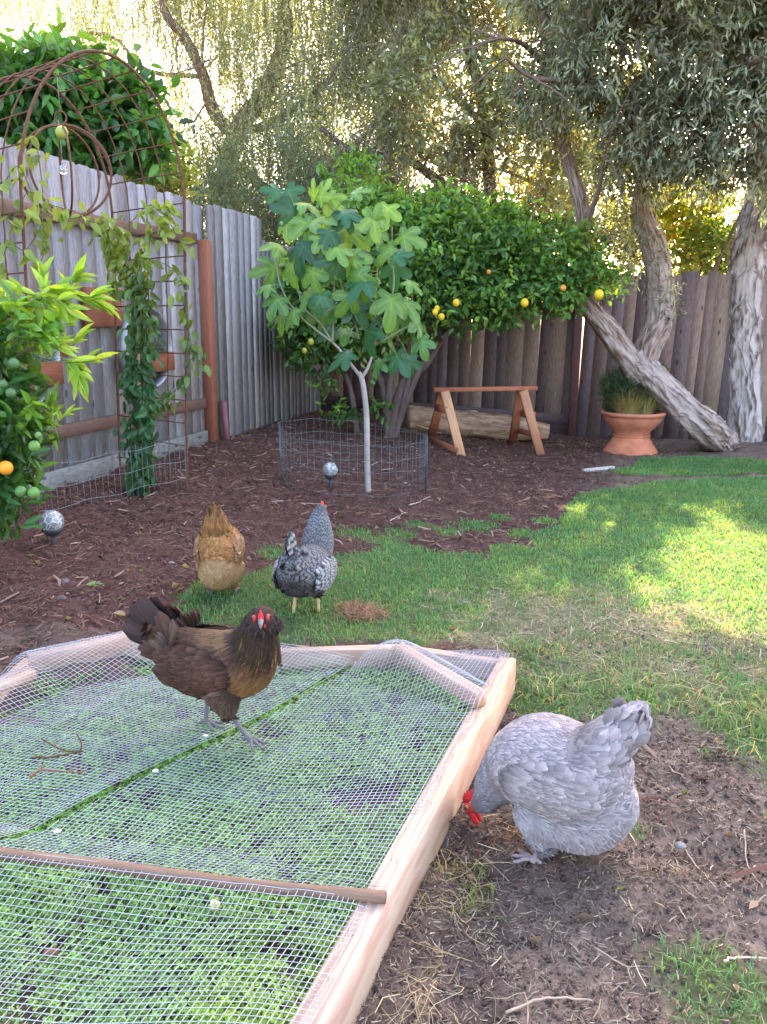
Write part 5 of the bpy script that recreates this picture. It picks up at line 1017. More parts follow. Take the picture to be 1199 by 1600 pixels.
def weeds(u, v, n, L, lab, C=(.55, .42, .2), r=.09):
    c = on(u, v, 0); c[2] = float(gz(c[0], c[1])); m = MB()
    for i in range(n):
        a = rng.uniform(0, 2 * np.pi); p0 = c + rng.normal(0, r * .5, 3) * (1, 1, 0) + (0, 0, .004); d = np.array([math.cos(a), math.sin(a), 0]); e = np.array([-d[1], d[0], 0]); l = L * rng.uniform(.4, 1.3)
        tube(m, spline([p0, p0 + d * l * .4 + (0, 0, rng.uniform(.003, .02)), p0 + d * l * .8 + e * l * rng.normal(0, .25) + (0, 0, rng.uniform(.0, .03)), p0 + d * l + e * l * rng.normal(0, .5) + (0, 0, .003)], 9), .0007, 4, np.array(C) * rng.uniform(.35, 1.0), cap=False)
    tag(m.build('dried_weeds', M['chip']), lab, 'weeds')
weeds(690, 1395, 30, .13, 'dried yellow weeds on the soil beside the timber, below the grey hen\'s head'); weeds(665, 1450, 24, .1, 'small heap of straw beside the timber below the yellow weeds', (.45, .33, .2)); weeds(650, 1580, 26, .12, 'heap of dry stems on the soil beside the timber at the bottom edge', (.5, .38, .22))
weeds(830, 1300, 50, .06, 'orange brown straw on the soil under the grey hen\'s breast', (.55, .3, .12), .07)
m = blades(900, on(690, 1385)[0] - .12, on(690, 1385)[0] + .12, on(690, 1385)[1] - .1, on(690, 1385)[1] + .08, lambda x, y: .25 + 0 * x, lambda x, y: .03 + 0 * x, lambda x, y: .003 + 0 * x, lambda x, y, n: np.array([.2, .24, .07]) * rng.uniform(.6, 1.4, (n, 1)), lean=1.2); tag(m.build('sparse_grass', M['blade']), 'few weak grass blades beside the timber', 'grass', kind='stuff')
def stick(pts, r, C, lab, **k):
    Q = []
    for u, v in pts: p = ong(u, v); p[2] = float(gfull(p[0], p[1])) + .012; Q.append(p)
    twig(Q, r, C, 'twig', lab, 'twig', **k)
stick([(1068, 1318), (1090, 1350), (1118, 1398)], .0022, (.4, .3, .22), 'thin pale twig on the soil right of the grey hen')
stick([(1163, 1300), (1168, 1350), (1190, 1400)], .0022, (.42, .32, .24), 'thin pale twig on the soil at the right edge')
stick([(1130, 1510), (1165, 1498), (1215, 1492)], .003, (.5, .4, .3), 'pale twig lying across the grass tuft at the lower right')
stick([(930, 1478), (975, 1505), (1000, 1512)], .002, (.4, .3, .22), 'short bent twig on the soil below the grey hen')
stick([(790, 1590), (860, 1575), (925, 1570)], .003, (.36, .27, .2), 'pale stick on the soil near the bottom edge')
stick([(610, 818), (620, 808), (637, 800)], .004, (.5, .4, .32), 'pale twig on the mulch in front of the wire cage')
stick([(640, 790), (655, 784), (672, 778)], .005, (.42, .33, .28), 'pale stick lying at the right foot of the wire cage')
stick([(470, 791), (500, 792)], .004, (.35, .26, .22), 'short stick on the mulch beside the barred hen\'s head')
stick([(745, 1195), (830, 1180), (900, 1170)], .0018, (.4, .34, .2), 'straw coloured stem behind the grey hen')
# ================================================================== HENS
FE = ([(0, 0, 0)], [])
def feather_t(rows, prof, curl, camber=.25):
    T = []; F = []; ts = np.linspace(0, 1, rows)
    for t in ts:
        w_ = np.interp(t, [p[0] for p in prof], [p[1] for p in prof]) * .5; z = -curl * t * t
        T += [(t, -w_, z - camber * w_), (t, 0, z + camber * w_ * .6), (t, w_, z - camber * w_)]
    for i in range(rows - 1): b = 3 * i; F += [(b, b + 1, b + 4, b + 3), (b + 1, b + 2, b + 5, b + 4)]
    return np.array(T), F, ts
F_BODY = feather_t(6, [(0, .35), (.3, .85), (.65, 1), (.88, .8), (1, .25)], .14)
F_HACK = feather_t(6, [(0, .6), (.4, 1), (.75, .7), (1, .05)], .1)
F_FLUFF = feather_t(5, [(0, .4), (.5, 1), (.8, .7), (1, .1)], .3)
F_TAIL = feather_t(9, [(0, .25), (.25, .7), (.6, 1), (.85, .95), (.95, .7), (1, .3)], .05, .12)
def remesh(blobs, vox=.007, it=14):
    """blobs: (centre, radii, rotation) -> one smooth closed surface"""
    m = MB()
    for c, r, rot in blobs: ball(m, c, r, 16, 12, rot=rot)
    o = m.build('tmp', M['paint']); md = o.modifiers.new('r', 'REMESH'); md.mode = 'VOXEL'; md.voxel_size = vox; sm = o.modifiers.new('s', 'SMOOTH'); sm.factor = .5; sm.iterations = it
    dg = bpy.context.evaluated_depsgraph_get(); me = o.evaluated_get(dg).to_mesh(); me.calc_loop_triangles()
    V = np.empty(len(me.vertices) * 3, np.float32); me.vertices.foreach_get('co', V); V = V.reshape(-1, 3).astype(float)
    Tt = np.empty(len(me.loop_triangles) * 3, np.int32); me.loop_triangles.foreach_get('vertices', Tt); Tt = Tt.reshape(-1, 3)
    d = o.data; bpy.data.objects.remove(o); bpy.data.meshes.remove(d); return V, Tt
def chain_spheres(ch):
    """ch: list of (x,y,z, lateral radius, other radius) -> dense samples"""
    A = np.array([c[:5] for c in ch], float); L = np.linalg.norm(np.diff(A[:, :3], axis=0), axis=1).sum(); n = max(3, int(L / .012)); return spline(A, n)
class Hen:
    def __init__(s, name, label, loc, rz, sc): s.root = empty(name, loc, rz, label, 'hen', 'the four hens'); s.root.scale = (sc,) * 3; s.segs = []; s.blobs = []
    def chain(s, ch, region, towards=None, fdir=None):
        """region name used by the plumage; feathers flow from the first to the last point unless fdir is given"""
        S = chain_spheres(ch); T = nrm(np.gradient(S[:, :3], axis=0))
        for p, t in zip(S, T):
            ex = nrm(t); ey = nrm(np.cross([0, 0, 1.], ex)) if abs(ex[2]) < .95 else np.array([0, 1., 0]); ez = np.cross(ex, ey); rot = np.stack([ex, ey, ez], 1)
            s.blobs.append((p[:3], (max(p[3], p[4]) * .8, p[3], p[4]), rot)); s.segs.append((p[:3], .5 * (p[3] + p[4]), t if fdir is None else nrm(np.array(fdir, float)), region))
    def body(s, color):
        V, T = remesh(s.blobs); s.V, s.T = V, T; a, b, c = V[T[:, 0]], V[T[:, 1]], V[T[:, 2]]; fn = np.cross(b - a, c - a); ar = np.linalg.norm(fn, axis=1); s.fn = fn / (ar[:, None] + 1e-12); s.ar = ar
        vn_ = np.zeros_like(V); 
        for k in range(3): np.add.at(vn_, T[:, k], fn)
        s.vn = nrm(vn_); m = MB(); m.add(V, {3: T}, color); s.bobj = m.build('body', M['feather'], s.root, smooth=True)
    def sample(s, n):
        i = rng.choice(len(s.T), n, p=s.ar / s.ar.sum()); u = rng.random((n, 2)); k = u.sum(1) > 1; u[k] = 1 - u[k]; w_ = np.stack([1 - u.sum(1), u[:, 0], u[:, 1]], 1)
        P = (s.V[s.T[i]] * w_[..., None]).sum(1); N = nrm((s.vn[s.T[i]] * w_[..., None]).sum(1))
        C = np.array([q[0] for q in s.segs]); Rr = np.array([q[1] for q in s.segs]); D = np.array([q[2] for q in s.segs]); reg = np.array([q[3] for q in s.segs])
        d = np.linalg.norm(P[:, None] - C[None], axis=2) - Rr[None]; j = d.argmin(1); wgt = np.exp(-(d - d.min(1, keepdims=True)) / .018); F = (wgt[..., None] * D[None]).sum(1) / wgt.sum(1)[:, None]
        return P, N, nrm(F), reg[j]
    def plumage(s, n, spec, name='plumage'):
        P, N, F, reg = s.sample(n); m = MB()
        for r, q in spec.items():
            k = reg == r
            if 'bare' in q: c_, d_, l_ = q['bare']; k &= ((P - c_) @ d_) < l_
            k &= ((F * N).sum(1) < .62) | (r != 'saddle')
            if 'keep' in q: k &= rng.random(len(P)) < q['keep']
            p, n_, f = P[k], N[k], F[k]; 
            if not len(p): continue
            f = f + np.array(q.get('bias', (0, 0, 0))) + rng.normal(0, q.get('rand', .1), f.shape); f = nrm(f - n_ * (f * n_).sum(1)[:, None]); tl = q.get('tilt', .15); d = nrm(f + n_ * tl); sd = nrm(np.cross(n_, d)); nn = np.cross(d, sd)
            T_, TF, ts = q['t']; N_ = len(p); L = q['L'] * rng.uniform(.7, 1.25, N_)
            if 'Lf' in q: L = L * q['Lf'](p)
            C = q['col'](p, n_, ts, N_); C = np.repeat(C, 3, 1) if C.shape[1] == len(ts) else C
            if 'edge' in q: e = np.tile([q['edge'], 1, q['edge']], len(ts))[None, :, None]; C = C * e
            scatter(m, T_, TF, p - n_ * .002, d, sd, nn, np.stack([L, L * q['W'], L], 1), C)
        return m.build(name, M['feather'], s.root, smooth=True)
    def fan(s, name, root, d0, up, n, L, W, spread, col, t=F_TAIL, roll=.5, bow=0.0, zst=.004, lenf=None):
        """tail or wing quills fanned about the direction d0, the fan standing in the plane of d0 and up"""
        m = MB(); d0 = nrm(np.array(d0, float)); up = nrm(np.array(up, float) - d0 * np.dot(up, d0)); sd = np.cross(up, d0); T_, TF, ts = t
        for i in range(n):
            f = (i / (n - 1) - .5) * 2 if n > 1 else 0; a = f * spread; d = d0 * math.cos(a) + up * math.sin(a) + sd * rng.normal(0, .03); d = nrm(d); side = (-1) ** i
            nn = nrm(sd * side * 1.0 + up * roll * rng.uniform(-.3, .6)); s2 = nrm(np.cross(nn, d)); nn = np.cross(d, s2); l = L * rng.uniform(.88, 1.08) * (lenf(f) if lenf else 1)
            c = col(np.zeros((1, 3)), None, ts, 1); c = np.repeat(c, 3, 1); scatter(m, T_, TF, (np.array(root) + up * f * .012 + sd * side * (.004 + zst * abs(f) * 3 + .002 * i / n))[None], d[None], s2[None], nn[None], np.array([[l, l * W, l]]), c)
        return m.build(name, M['feather'], s.root, smooth=True)
    def leg(s, hock, foot, tdir, C, r=.0085, spread=.5, hip=None, toeL=.05, lift=0):
        m = MB(); hock = np.array(hock, float); foot = np.array(foot, float); P = spline([hock, (hock + foot) / 2 + (0, 0, 0), foot + (0, 0, .008)], 10)
        dp = lambda n_, a: 1 + .06 * np.sin(np.arange(n_)[:, None] * 2.4 + np.zeros((1, len(a))))
        tube(m, spline(P[[0, 5, 9]], 24), np.interp(np.linspace(0, 1, 24), [0, .15, .8, 1], [r * 1.15, r * .85, r * .8, r * 1.25]), 10, C, disp=dp)
        tdir = nrm(np.array([tdir[0], tdir[1], 0.]))
        for a, l in ((-spread, .88), (0, 1.0), (spread, .85), (math.pi + .25, .42)):
            d = np.array([tdir[0] * math.cos(a) - tdir[1] * math.sin(a), tdir[0] * math.sin(a) + tdir[1] * math.cos(a), 0]); L = toeL * l
            Q = spline([foot + (0, 0, .010), foot + d * L * .35 + (0, 0, .013), foot + d * L * .75 + (0, 0, .006), foot + d * L + (0, 0, .005)], 14); kn = 1 + .12 * np.cos(np.arange(14) * 1.45)
            tube(m, Q, np.linspace(r * .72, r * .42, 14) * kn, 8, C); tube(m, spline([Q[-1], Q[-1] + d * .007 + (0, 0, .001), Q[-1] + d * .014 - (0, 0, .004)], 5), [.0028, .002, .0014, .001, .0004], 6, np.array([.12, .1, .09]))
        return m.build('leg', M['skin'], s.root, smooth=True)
    def head(s, c, d, up, comb='single', combC=(.55, .02, .025), face=(.4, .03, .03), beakC=(.25, .2, .15), eyeC=(.35, .12, .02), wat=.018, k=1.0):
        c = np.array(c, float); d = nrm(np.array(d, float)); up = nrm(np.array(up, float) - d * np.dot(up, d)); y = np.cross(up, d); Rm = np.stack([d, y, up], 1); W = lambda p: c + Rm @ (np.array(p) * k)
        m = MB(); n = 9; Pb = [W(p) for p in ((.020, 0, .002), (.030, 0, .002), (.040, 0, -.002), (.047, 0, -.008))]; tube(m, spline(Pb, n), np.interp(np.linspace(0, 1, n), [0, .4, .8, 1], [.0085 * k, .0065 * k, .0035 * k, .0006]), 10, beakC); Pl = [W(p) for p in ((.020, 0, -.006), (.030, 0, -.007), (.039, 0, -.009))]; tube(m, spline(Pl, 6), np.linspace(.006 * k, .001, 6), 8, np.array(beakC) * .8); m.build('beak', M['skin'], s.root, smooth=True)
        for sg in (1, -1):
            m = MB(); ball(m, W((.011, sg * .0195, .007)), .0052 * k, 12, 9, eyeC); ball(m, W((.0125, sg * .0222, .0075)), .0036 * k, 10, 7, (.005, .005, .005)); m.build('eye', M['glossy'], s.root, smooth=True)
            m = MB(); ball(m, W((.012, sg * .016, .003)), (.013 * k, .006 * k, .011 * k), 12, 8, face, rot=Rm, nz=.3); m.build('face_skin', M['skin'], s.root, smooth=True)
            if wat:
                m = MB(); ball(m, W((.021, sg * .008, -.010 - wat * .6)), (.008 * k, .0035 * k, wat * k), 12, 9, combC, rot=Rm, nz=.25); m.build('wattle', M['skin'], s.root, smooth=True)
        m = MB()
        if comb == 'single':
            xs = np.linspace(-.018, .03, 33); top = .020 + .014 * np.sin(np.clip((xs + .02) / .05, 0, 1) * np.pi) * (.55 + .45 * np.abs(np.sin((xs + .018) * 340))); low = np.interp(xs, [-.018, 0, .03], [.013, .014, .004]); th = .0028
            V = []; F = []
            for x, t_, l_ in zip(xs, top, low):
                for yy, zz, kk in ((th, l_, 1), (th * .7, (l_ + t_) / 2, 1), (0, max(t_, l_ + .001), 0), (-th * .7, (l_ + t_) / 2, 1), (-th, l_, 1)): V.append(W((x, yy + .002 * math.sin(x * 150), zz)))
            for i in range(len(xs) - 1):
                for j in range(4): b = i * 5 + j; F.append((b, b + 1, b + 6, b + 5))
            m.add(V, F, combC)
        else:
            for q in range(5): ball(m, W((.010 + q * .0042, 0, .016 - q * .0035)), np.array([.0052, .0042, .0085 - q * .0004]) * k, 10, 8, combC, rot=Rm)
            for sg in (1, -1):
                for q in range(3): ball(m, W((.012 + q * .005, sg * .0045, .013 - q * .0035)), np.array([.004, .003, .005]) * k, 8, 6, combC, rot=Rm)
        m.build('comb', M['skin'], s.root, smooth=True)
M['glossy'] = mat('glossy', rough=.12, spec=.7)
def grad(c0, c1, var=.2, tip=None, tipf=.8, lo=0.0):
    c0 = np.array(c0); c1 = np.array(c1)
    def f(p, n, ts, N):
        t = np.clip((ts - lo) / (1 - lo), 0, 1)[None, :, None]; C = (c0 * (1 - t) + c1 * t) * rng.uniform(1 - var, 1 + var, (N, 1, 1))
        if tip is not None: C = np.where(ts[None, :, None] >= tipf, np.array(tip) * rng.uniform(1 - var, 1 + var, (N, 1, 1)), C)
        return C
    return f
def barred(dark, light, k=2, var=.15):
    dark = np.array(dark); light = np.array(light)
    def f(p, n, ts, N):
        ph = ((np.arange(len(ts)) // 1) % 2)[None, :, None]; fl_ = 1 if p is None else 0
        return (dark * (1 - ph) + light * ph) * rng.uniform(1 - var, 1 + var, (N, 1, 1))
    return f
def wing(h, side, c, L, H, th, dirv, cols, pc, n=420, tilt=0.0, drop=.15, FL=.038, small=1.0):
    """folded wing: shaped pad, rows of coverts, long quills ending at the saddle"""
    d = nrm(np.array(dirv, float)); out = np.array([0, side, 0.]); out = nrm(out - d * (out @ d)); up = np.cross(d, out) * side * -1; up = up if up[2] > 0 else -up; c = np.array(c, float)
    m = MB(); n_ = 24; a = np.linspace(0, 2 * np.pi, n_, endpoint=False); x = np.cos(a); 
    Rm = np.stack([d, out, up], 1); ball(m, c, (L / 2, th, H / 2), 20, 12, cols(None, None, np.array([0.5]), 1)[0, 0], rot=Rm)
    # coverts
    k = 0; u = rng.uniform(-.95, .8, n); v = rng.uniform(-1, 1, n) * np.sqrt(1 - u ** 2) * .95; P = c + np.outer(u * L / 2, d) + np.outer(v * H / 2, up) + np.outer(np.sqrt(np.clip(1 - u ** 2 - v ** 2, 0, 1)) * th, out); o_ = np.argsort(-u); N_ = nrm(np.outer(u * .35, d) + np.outer(v * .55, up) + out)
    f = d + rng.normal(0, .07, (n, 3)) - up * drop; f = nrm(f - N_ * (f * N_).sum(1)[:, None]); dd = nrm(f + N_ * .13); sd = nrm(np.cross(N_, dd)); nn = np.cross(dd, sd); T_, TF, ts = F_BODY
    l = FL * (1 + .5 * (u + 1) / 2) * rng.uniform(.8, 1.2, n) * small; scatter(m, T_, TF, P, dd, sd, nn, np.stack([l, l * .62, l], 1), np.repeat(cols(P, None, ts, n), 3, 1))
    # quills
    T_, TF, ts = F_TAIL
    for i in range(9):
        f_ = i / 8; r0 = c + d * L * (.02 + .05 * f_) + up * H * (.02 - .38 * f_) + out * (th * .75 - .002 * i); dq = nrm(d + up * (-.14 + .14 * f_) + out * .02); nq = nrm(out + up * .15); s2 = nrm(np.cross(nq, dq)); nq = np.cross(dq, s2); l = L * (.62 - .12 * f_)
        scatter(m, T_, TF, r0[None], dq[None], s2[None], nq[None], np.array([[l, .028, l]]), np.repeat(pc(None, None, ts, 1), 3, 1))
    return m.build('wing', M['feather'], h.root, smooth=True)
# ---------------------------------------------------------------- brown hen on the mesh
def brown_hen():
    c = on(345, 1128, .13); h = Hen('hen', 'dark brown bearded hen standing on the mesh and facing the viewer', (c[0], c[1], float(zmesh(c[0], c[1])) + .002), R(-14), 1.02)
    h.chain([(.135, 0, .29, .055, .06), (.09, 0, .255, .088, .095), (.03, 0, .235, .100, .102), (-.04, 0, .235, .100, .098), (-.10, 0, .255, .082, .082), (-.145, 0, .285, .055, .06), (-.18, 0, .315, .035, .045)], 'body')
    h.chain([(.150, -.008, .400, .032, .034), (.142, -.004, .375, .042, .044), (.132, 0, .34, .056, .057), (.12, 0, .30, .070, .072)], 'neck', fdir=(.05, -.05, -1))
    hc = np.array([.158, -.026, .408]); h.chain([(hc[0] + .024, hc[1] + .004, hc[2] - .014, .02, .022), (hc[0] + .03, hc[1] + .015, hc[2] - .03, .02, .022)], 'beard', fdir=(.6, .3, -.8)); h.chain([(hc[0] - .030, hc[1] + .004, hc[2] - .014, .02, .022), (hc[0] - .032, hc[1] + .015, hc[2] - .03, .02, .022)], 'beard', fdir=(-.6, .3, -.8))
    h.chain([(hc[0] + .0, hc[1] + .0, hc[2] + .003, .031, .031), (.150, -.005, .395, .035, .035)], 'head', fdir=(-.1, .9, -.4))
    h.chain([(hc[0] - .002, hc[1] - .022, hc[2] - .026, .020, .016), (.152, -.032, .372, .027, .022)], 'beard', fdir=(0, -.2, -1))
    h.chain([(-.04, .045, .19, .06, .064), (-.06, .05, .14, .042, .044), (-.062, .05, .112, .022, .022)], 'thigh', fdir=(-.2, 0, -1)); h.chain([(.03, -.045, .19, .06, .064), (.048, -.05, .14, .042, .042), (.052, -.05, .112, .022, .022)], 'thigh', fdir=(.1, 0, -1))
    h.chain([(-.05, 0, .18, .07, .05), (-.10, 0, .20, .06, .06)], 'fluff', fdir=(-.6, 0, -.8))
    h.body((.045, .026, .02)); dk = (.045, .028, .022)
    col = grad((.022, .011, .008), (.105, .052, .034), .4); 
    def bodyc(p, n, ts, N):
        C = col(p, n, ts, N)
        if p is not None and n is not None:
            g = np.clip((p[:, 0] - .05) / .08, 0, 1)[:, None, None] * np.clip((.30 - p[:, 2]) / .1, 0, 1)[:, None, None]; C = C * (1 - g) + (np.array([.05, .025, .012]) * (1 - ts)[None, :, None] + np.array([.26, .13, .045]) * ts[None, :, None]) * g * rng.uniform(.7, 1.2, (N, 1, 1)) + 0
            b = np.clip((p[:, 2] - .305) / .02, 0, 1)[:, None, None] * np.clip((p[:, 0] + .05) / .05, 0, 1)[:, None, None]; C = C * (1 - b * .35) + np.array([.3, .18, .08]) * b * .35  # golden sunlight on the back, painted into the feather colour
        return C
    def neckc(p, n, ts, N):
        e = np.ones(len(ts)); C = np.repeat((np.array([.035, .02, .015]))[None, None], N, 0).repeat(len(ts), 1) * rng.uniform(.7, 1.3, (N, 1, 1)); return C
    def neck3(p, n, ts, N):                                            # black centre, gold edges
        C = np.zeros((N, len(ts), 3, 3)); gold = np.array([.27, .145, .05]) * rng.uniform(.4, 1.4, (N, 1, 1)); C[:, :, 0] = gold; C[:, :, 2] = gold; C[:, :, 1] = np.array([.02, .013, .011]); top = (p[:, 2] > .41); C[top] *= .6; return C.reshape(N, -1, 3)
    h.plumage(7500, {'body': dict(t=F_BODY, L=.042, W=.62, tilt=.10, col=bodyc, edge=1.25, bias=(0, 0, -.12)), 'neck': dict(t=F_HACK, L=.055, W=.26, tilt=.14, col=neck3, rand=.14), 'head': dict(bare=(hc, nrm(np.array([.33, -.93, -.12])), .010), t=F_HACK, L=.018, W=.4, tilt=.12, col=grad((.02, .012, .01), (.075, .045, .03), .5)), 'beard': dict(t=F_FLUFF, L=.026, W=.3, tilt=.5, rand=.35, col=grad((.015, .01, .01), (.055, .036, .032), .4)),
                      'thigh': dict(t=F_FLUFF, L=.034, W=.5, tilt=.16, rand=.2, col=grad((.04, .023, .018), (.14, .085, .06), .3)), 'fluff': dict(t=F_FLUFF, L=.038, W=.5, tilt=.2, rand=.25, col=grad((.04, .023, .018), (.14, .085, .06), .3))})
    for sg in (1, -1):
        wing(h, sg, (-.02, sg * .088, .245), .22, .14, .016, (-1, 0, .10), grad((.022, .011, .009), (.095, .047, .032), .35), grad((.022, .012, .01), (.06, .031, .024), .2), n=620)
    h.fan('tail', (-.14, 0, .295), (-.86, 0, .50), (.5, 0, .86), 32, .155, .38, .32, grad((.018, .012, .012), (.05, .03, .027), .35), roll=.3, zst=.007)
    h.fan('tail_covert', (-.11, 0, .28), (-.84, 0, .5), (.5, 0, .84), 80, .115, .36, .62, grad((.025, .014, .011), (.085, .045, .032), .35), t=F_BODY, roll=.5, zst=.018)
    h.fan('tail_covert', (-.11, 0, .31), (-.55, 0, .8), (.75, 0, .55), 60, .06, .22, .7, grad((.05, .03, .022), (.12, .075, .055), .3), t=F_FLUFF, roll=.9, zst=.03)
    h.leg((-.062, .05, .118), (-.075, .045, .0), (1, -.15), (.14, .13, .14), toeL=.062); h.leg((.052, -.05, .118), (.105, -.025, .006), (.8, -.45), (.14, .13, .14), toeL=.062)
    h.head(hc, (.33, -.93, -.12), (0, -.1, 1), comb='pea', beakC=(.16, .14, .14), face=(.3, .03, .03), wat=.007, k=1.12, combC=(.55, .015, .02), eyeC=(.25, .09, .02))
brown_hen()
# ---------------------------------------------------------------- grey hen pecking at the timber
def pecking(name, label, loc, rz, sc, cols, tail_up, zk=1.0, headk=True, comb='single', legc=(.3, .24, .24), tailn=14, tailL=.12, density=7500, tailc=None, fl_k=1.0, wide=1.0, tsp=.38):
    h = Hen(name, label, loc, rz, sc); tx, tz = tail_up; w_ = wide
    h.chain([(.105, 0, .195, .07, .075), (.07, 0, .22, .09 * w_, .095), (.02, 0, .245, .108 * w_, .112), (-.05, 0, .24, .115 * w_, .112), (-.10, 0, .26, .095 * w_, .095), (-.13, 0, .29, .07, .06)], 'body'); h.chain([(-.09, 0, .29, .088 * w_, .07), (-.10 + tx * .9, 0, .285 + tz * .9, .062, .055), (-.10 + tx * 1.55, 0, .285 + tz * 1.55, .036, .036)], 'saddle')
    h.chain([(.178, 0, .070, .028, .029), (.165, 0, .098, .038, .039), (.145, 0, .135, .052, .053), (.115, 0, .175, .07, .07)], 'neck', fdir=(-.75, 0, .65))
    h.chain([(.190, 0, .062, .025, .025), (.18, 0, .068, .027, .027)], 'head', fdir=(-.8, 0, .6))
    h.chain([(-.02, 0, .15, .10 * w_, .08), (-.09, 0, .16, .098 * w_, .095), (-.125, 0, .20, .08 * w_, .085)], 'fluff', fdir=(-.45, 0, -.9))
    for sg in (1, -1): h.chain([(.01, sg * .052, .15, .058, .06), (.0, sg * .055, .10, .042, .042), (-.015, sg * .055, .065, .024, .024)], 'thigh', fdir=(-.2, 0, -1))
    h.body(cols['base']); h.plumage(density, cols['spec'])
    for sg in (1, -1): wing(h, sg, (-.01, sg * .094 * w_, .245), .20, .12, .015, (-1, 0, .14), cols['wing'], cols['quill'], n=420, FL=.04)
    d = nrm(np.array([tx, 0, tz])); rt = np.array([-.10 + tx * .75, 0, .285 + tz * .75])
    h.fan('tail', rt, d, (d[2], 0, -d[0]), tailn, tailL, .26, tsp, tailc or cols['quill'], roll=.6, zst=.009); h.fan('tail_covert', rt - d * .035, d, (d[2], 0, -d[0]), 70, tailL * .74, .3, tsp * 1.35, cols['wing'], t=F_BODY, roll=.9, zst=.02 * zk)
    h.fan('tail_covert', rt - d * .05, d, (d[2], 0, -d[0]), 90, tailL * .6, .34, tsp * 1.9, cols['wing'], t=F_BODY, roll=1.2, zst=.022 * zk)
    for i, sg in enumerate((1, -1)): h.leg((-.018, sg * .055, .075), (.012 + .03 * i, sg * .06, .0), (1, sg * .1), legc, toeL=.055)
    h.head((.193, 0, .062), (.80, 0, -.6), (.6, 0, .8), comb=comb, k=1.25, beakC=(.4, .33, .28), wat=.019)
    return h
g0_, g1_ = (.24, .245, .29), (.40, .40, .46)
def neckg(p, n, ts, N):
    w_ = np.clip((p[:, 0] - .16) / .06, 0, 1)[:, None, None]; C = grad((.08, .075, .09), (.27, .25, .28), .3)(p, n, ts, N); return C * (1 - .45 * w_) + np.array([.3, .25, .2]) * .25 * w_
gcols = dict(base=(.2, .18, .19), wing=grad((.10, .088, .092), (.33, .285, .285), .28), quill=grad((.13, .115, .12), (.31, .27, .275), .25),
             spec={'body': dict(t=F_BODY, L=.034, W=.6, tilt=.13, rand=.2, col=grad((.09, .078, .082), (.35, .30, .305), .34), edge=1.2, bias=(0, 0, -.06)), 'saddle': dict(t=F_BODY, L=.058, W=.6, tilt=.13, rand=.16, col=grad((.10, .088, .092), (.35, .30, .305), .3), edge=1.15), 'neck': dict(t=F_BODY, L=.026, W=.5, tilt=.14, col=neckg, rand=.14), 'head': dict(t=F_HACK, L=.012, W=.5, tilt=.12, col=grad((.1, .09, .1), (.3, .26, .22), .5)),
                   'thigh': dict(t=F_FLUFF, L=.032, W=.16, tilt=.3, rand=.4, col=grad((.2, .175, .18), (.38, .34, .355), .14)), 'fluff': dict(t=F_FLUFF, L=.036, W=.15, tilt=.32, rand=.38, col=grad((.2, .172, .178), (.41, .355, .365), .14))})
c = on(853, 1330, .0); pecking('hen', 'pale grey fluffy hen pecking at the foot of the timber edge', (c[0], c[1], .0), R(147), 1.03, gcols, (-.045, .075), density=22000, tailn=30, tailL=.105, wide=1.16)
# ---------------------------------------------------------------- buff hen seen from behind
bq = grad((.15, .065, .025), (.36, .18, .07), .35)
def buffb(p, n, ts, N):
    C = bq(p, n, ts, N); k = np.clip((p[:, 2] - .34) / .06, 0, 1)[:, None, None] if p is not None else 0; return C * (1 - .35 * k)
bcols = dict(base=(.3, .18, .09), wing=grad((.13, .07, .04), (.33, .2, .11), .35), quill=grad((.2, .13, .09), (.42, .29, .18), .25),
             spec={'body': dict(t=F_BODY, L=.04, W=.5, tilt=.14, col=buffb, edge=1.1, rand=.16), 'saddle': dict(t=F_HACK, L=.05, W=.4, tilt=.14, col=buffb, rand=.12), 'neck': dict(t=F_HACK, L=.04, W=.34, tilt=.12, col=bq), 'head': dict(t=F_HACK, L=.015, W=.5, tilt=.12, col=bq), 'thigh': dict(t=F_FLUFF, L=.036, W=.55, tilt=.16, rand=.25, col=grad((.22, .12, .05), (.42, .26, .13), .2)), 'fluff': dict(t=F_FLUFF, L=.034, W=.35, tilt=.22, rand=.3, col=grad((.22, .12, .05), (.42, .27, .14), .2))})
c = ong(348, 930); pecking('hen', 'golden buff hen seen from behind with its tail straight up', (c[0], c[1], float(gz(c[0], c[1]))), R(96), .96, bcols, (-.025, .10), density=8000, tailn=14, tailL=.13, tsp=.10, zk=.3, tailc=grad((.04, .025, .02), (.16, .085, .045), .7), legc=(.16, .16, .17), comb='pea')
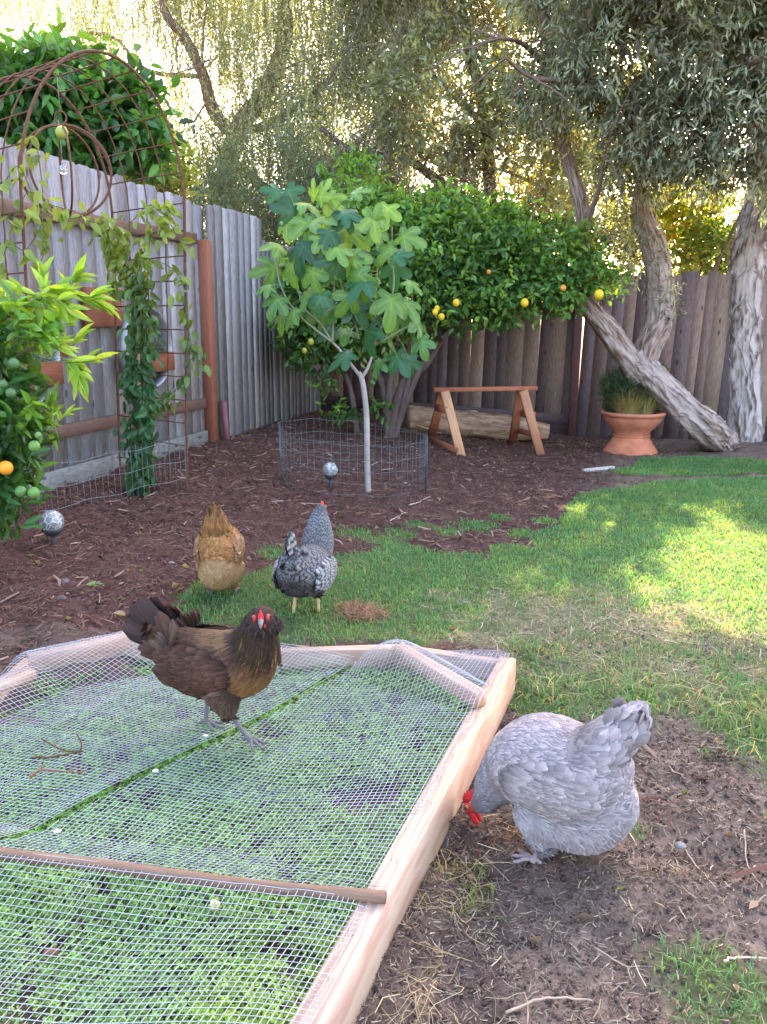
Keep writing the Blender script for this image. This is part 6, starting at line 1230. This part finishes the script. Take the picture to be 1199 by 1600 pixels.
# ---------------------------------------------------------------- barred hen walking away
def barred_hen():
    c = on(482, 968, .0); h = Hen('hen', 'black and white barred hen walking away with its head raised', (c[0], c[1], 0.0), R(76), 1.0)
    h.chain([(.15, 0, .29, .055, .06), (.09, 0, .25, .085, .09), (.02, 0, .245, .105, .105), (-.05, 0, .25, .112, .105), (-.10, 0, .255, .10, .09), (-.145, 0, .29, .07, .065), (-.175, .0, .335, .045, .045)], 'body')
    h.chain([(.20, -.0, .462, .032, .032), (.188, 0, .43, .046, .045), (.175, 0, .39, .060, .058), (.16, 0, .34, .074, .07), (.13, 0, .29, .078, .07)], 'neck', fdir=(-.3, 0, -1)); h.chain([(.215, 0, .476, .026, .027), (.20, 0, .466, .029, .03)], 'head', fdir=(-.8, 0, -.5))
    h.chain([(-.06, 0, .19, .09, .055), (-.10, 0, .205, .09, .06)], 'fluff', fdir=(-.4, 0, -.9))
    for sg in (1, -1): h.chain([(.01, sg * .05, .19, .055, .055), (.0, sg * .052, .155, .034, .034), (-.005, sg * .052, .135, .02, .02)], 'thigh', fdir=(-.2, 0, -1))
    h.body((.08, .078, .085)); dk, lt = (.012, .012, .015), (.22, .215, .22); fl_ = grad((.035, .03, .034), (.075, .062, .068), .15)
    F9 = feather_t(5, [(0, .35), (.3, .85), (.65, 1), (.88, .8), (1, .25)], .14); F9h = feather_t(5, [(0, .6), (.4, 1), (.8, .8), (1, .3)], .1)
    def bb(p, n, ts, N):
        C = barred(dk, lt)(p, n, ts, N); k = np.clip((.24 - p[:, 2]) / .03, 0, 1) * np.clip((-.02 - p[:, 0]) / .03, 0, 1); return C * (1 - k[:, None, None]) + fl_(p, n, ts, N) * k[:, None, None]
    h.plumage(6500, {'body': dict(t=F9, L=.05, W=.55, tilt=.10, col=bb, rand=.07, bias=(0, 0, -.1)), 'neck': dict(t=F9h, L=.034, W=.5, tilt=.12, col=barred((.035, .035, .04), (.24, .24, .25))), 'head': dict(t=F_HACK, L=.013, W=.5, tilt=.1, col=barred((.12, .12, .14), (.4, .4, .42))), 'thigh': dict(t=F_FLUFF, L=.035, W=.55, tilt=.12, rand=.2, col=fl_), 'fluff': dict(t=F_FLUFF, L=.035, W=.55, tilt=.12, rand=.2, col=fl_)})
    FT = feather_t(9, [(0, .3), (.25, .8), (.6, 1), (.9, .9), (1, .4)], .05, .12)
    for sg in (1, -1):
        old = globals()['F_BODY']; globals()['F_BODY'] = F9; wing(h, sg, (-.01, sg * .105, .245), .20, .13, .02, (-1, 0, -.02), barred(dk, (.36, .36, .37)), barred((.03, .03, .035), (.3, .3, .32)), n=330, FL=.045); globals()['F_BODY'] = old
    h.fan('tail', (-.16, 0, .33), (-.42, .0, .9), (.9, 0, .4), 16, .14, .26, .2, barred((.015, .015, .02), (.35, .35, .36)), t=FT, roll=.4); h.fan('tail_covert', (-.14, 0, .31), (-.6, 0, .7), (.8, 0, .6), 50, .09, .34, .7, barred(dk, lt), t=F9, roll=.9, zst=.016)
    h.leg((-.012, .052, .14), (-.07, .052, .0), (1, 0), (.55, .40, .2), toeL=.055); h.leg((-.01, -.052, .14), (.0, -.052, .0), (1, 0), (.55, .40, .2), toeL=.055)
    h.head((.216, 0, .476), (.97, 0, -.1), (.1, 0, 1), comb='single', k=1.05, beakC=(.5, .4, .2), wat=.016)
barred_hen()
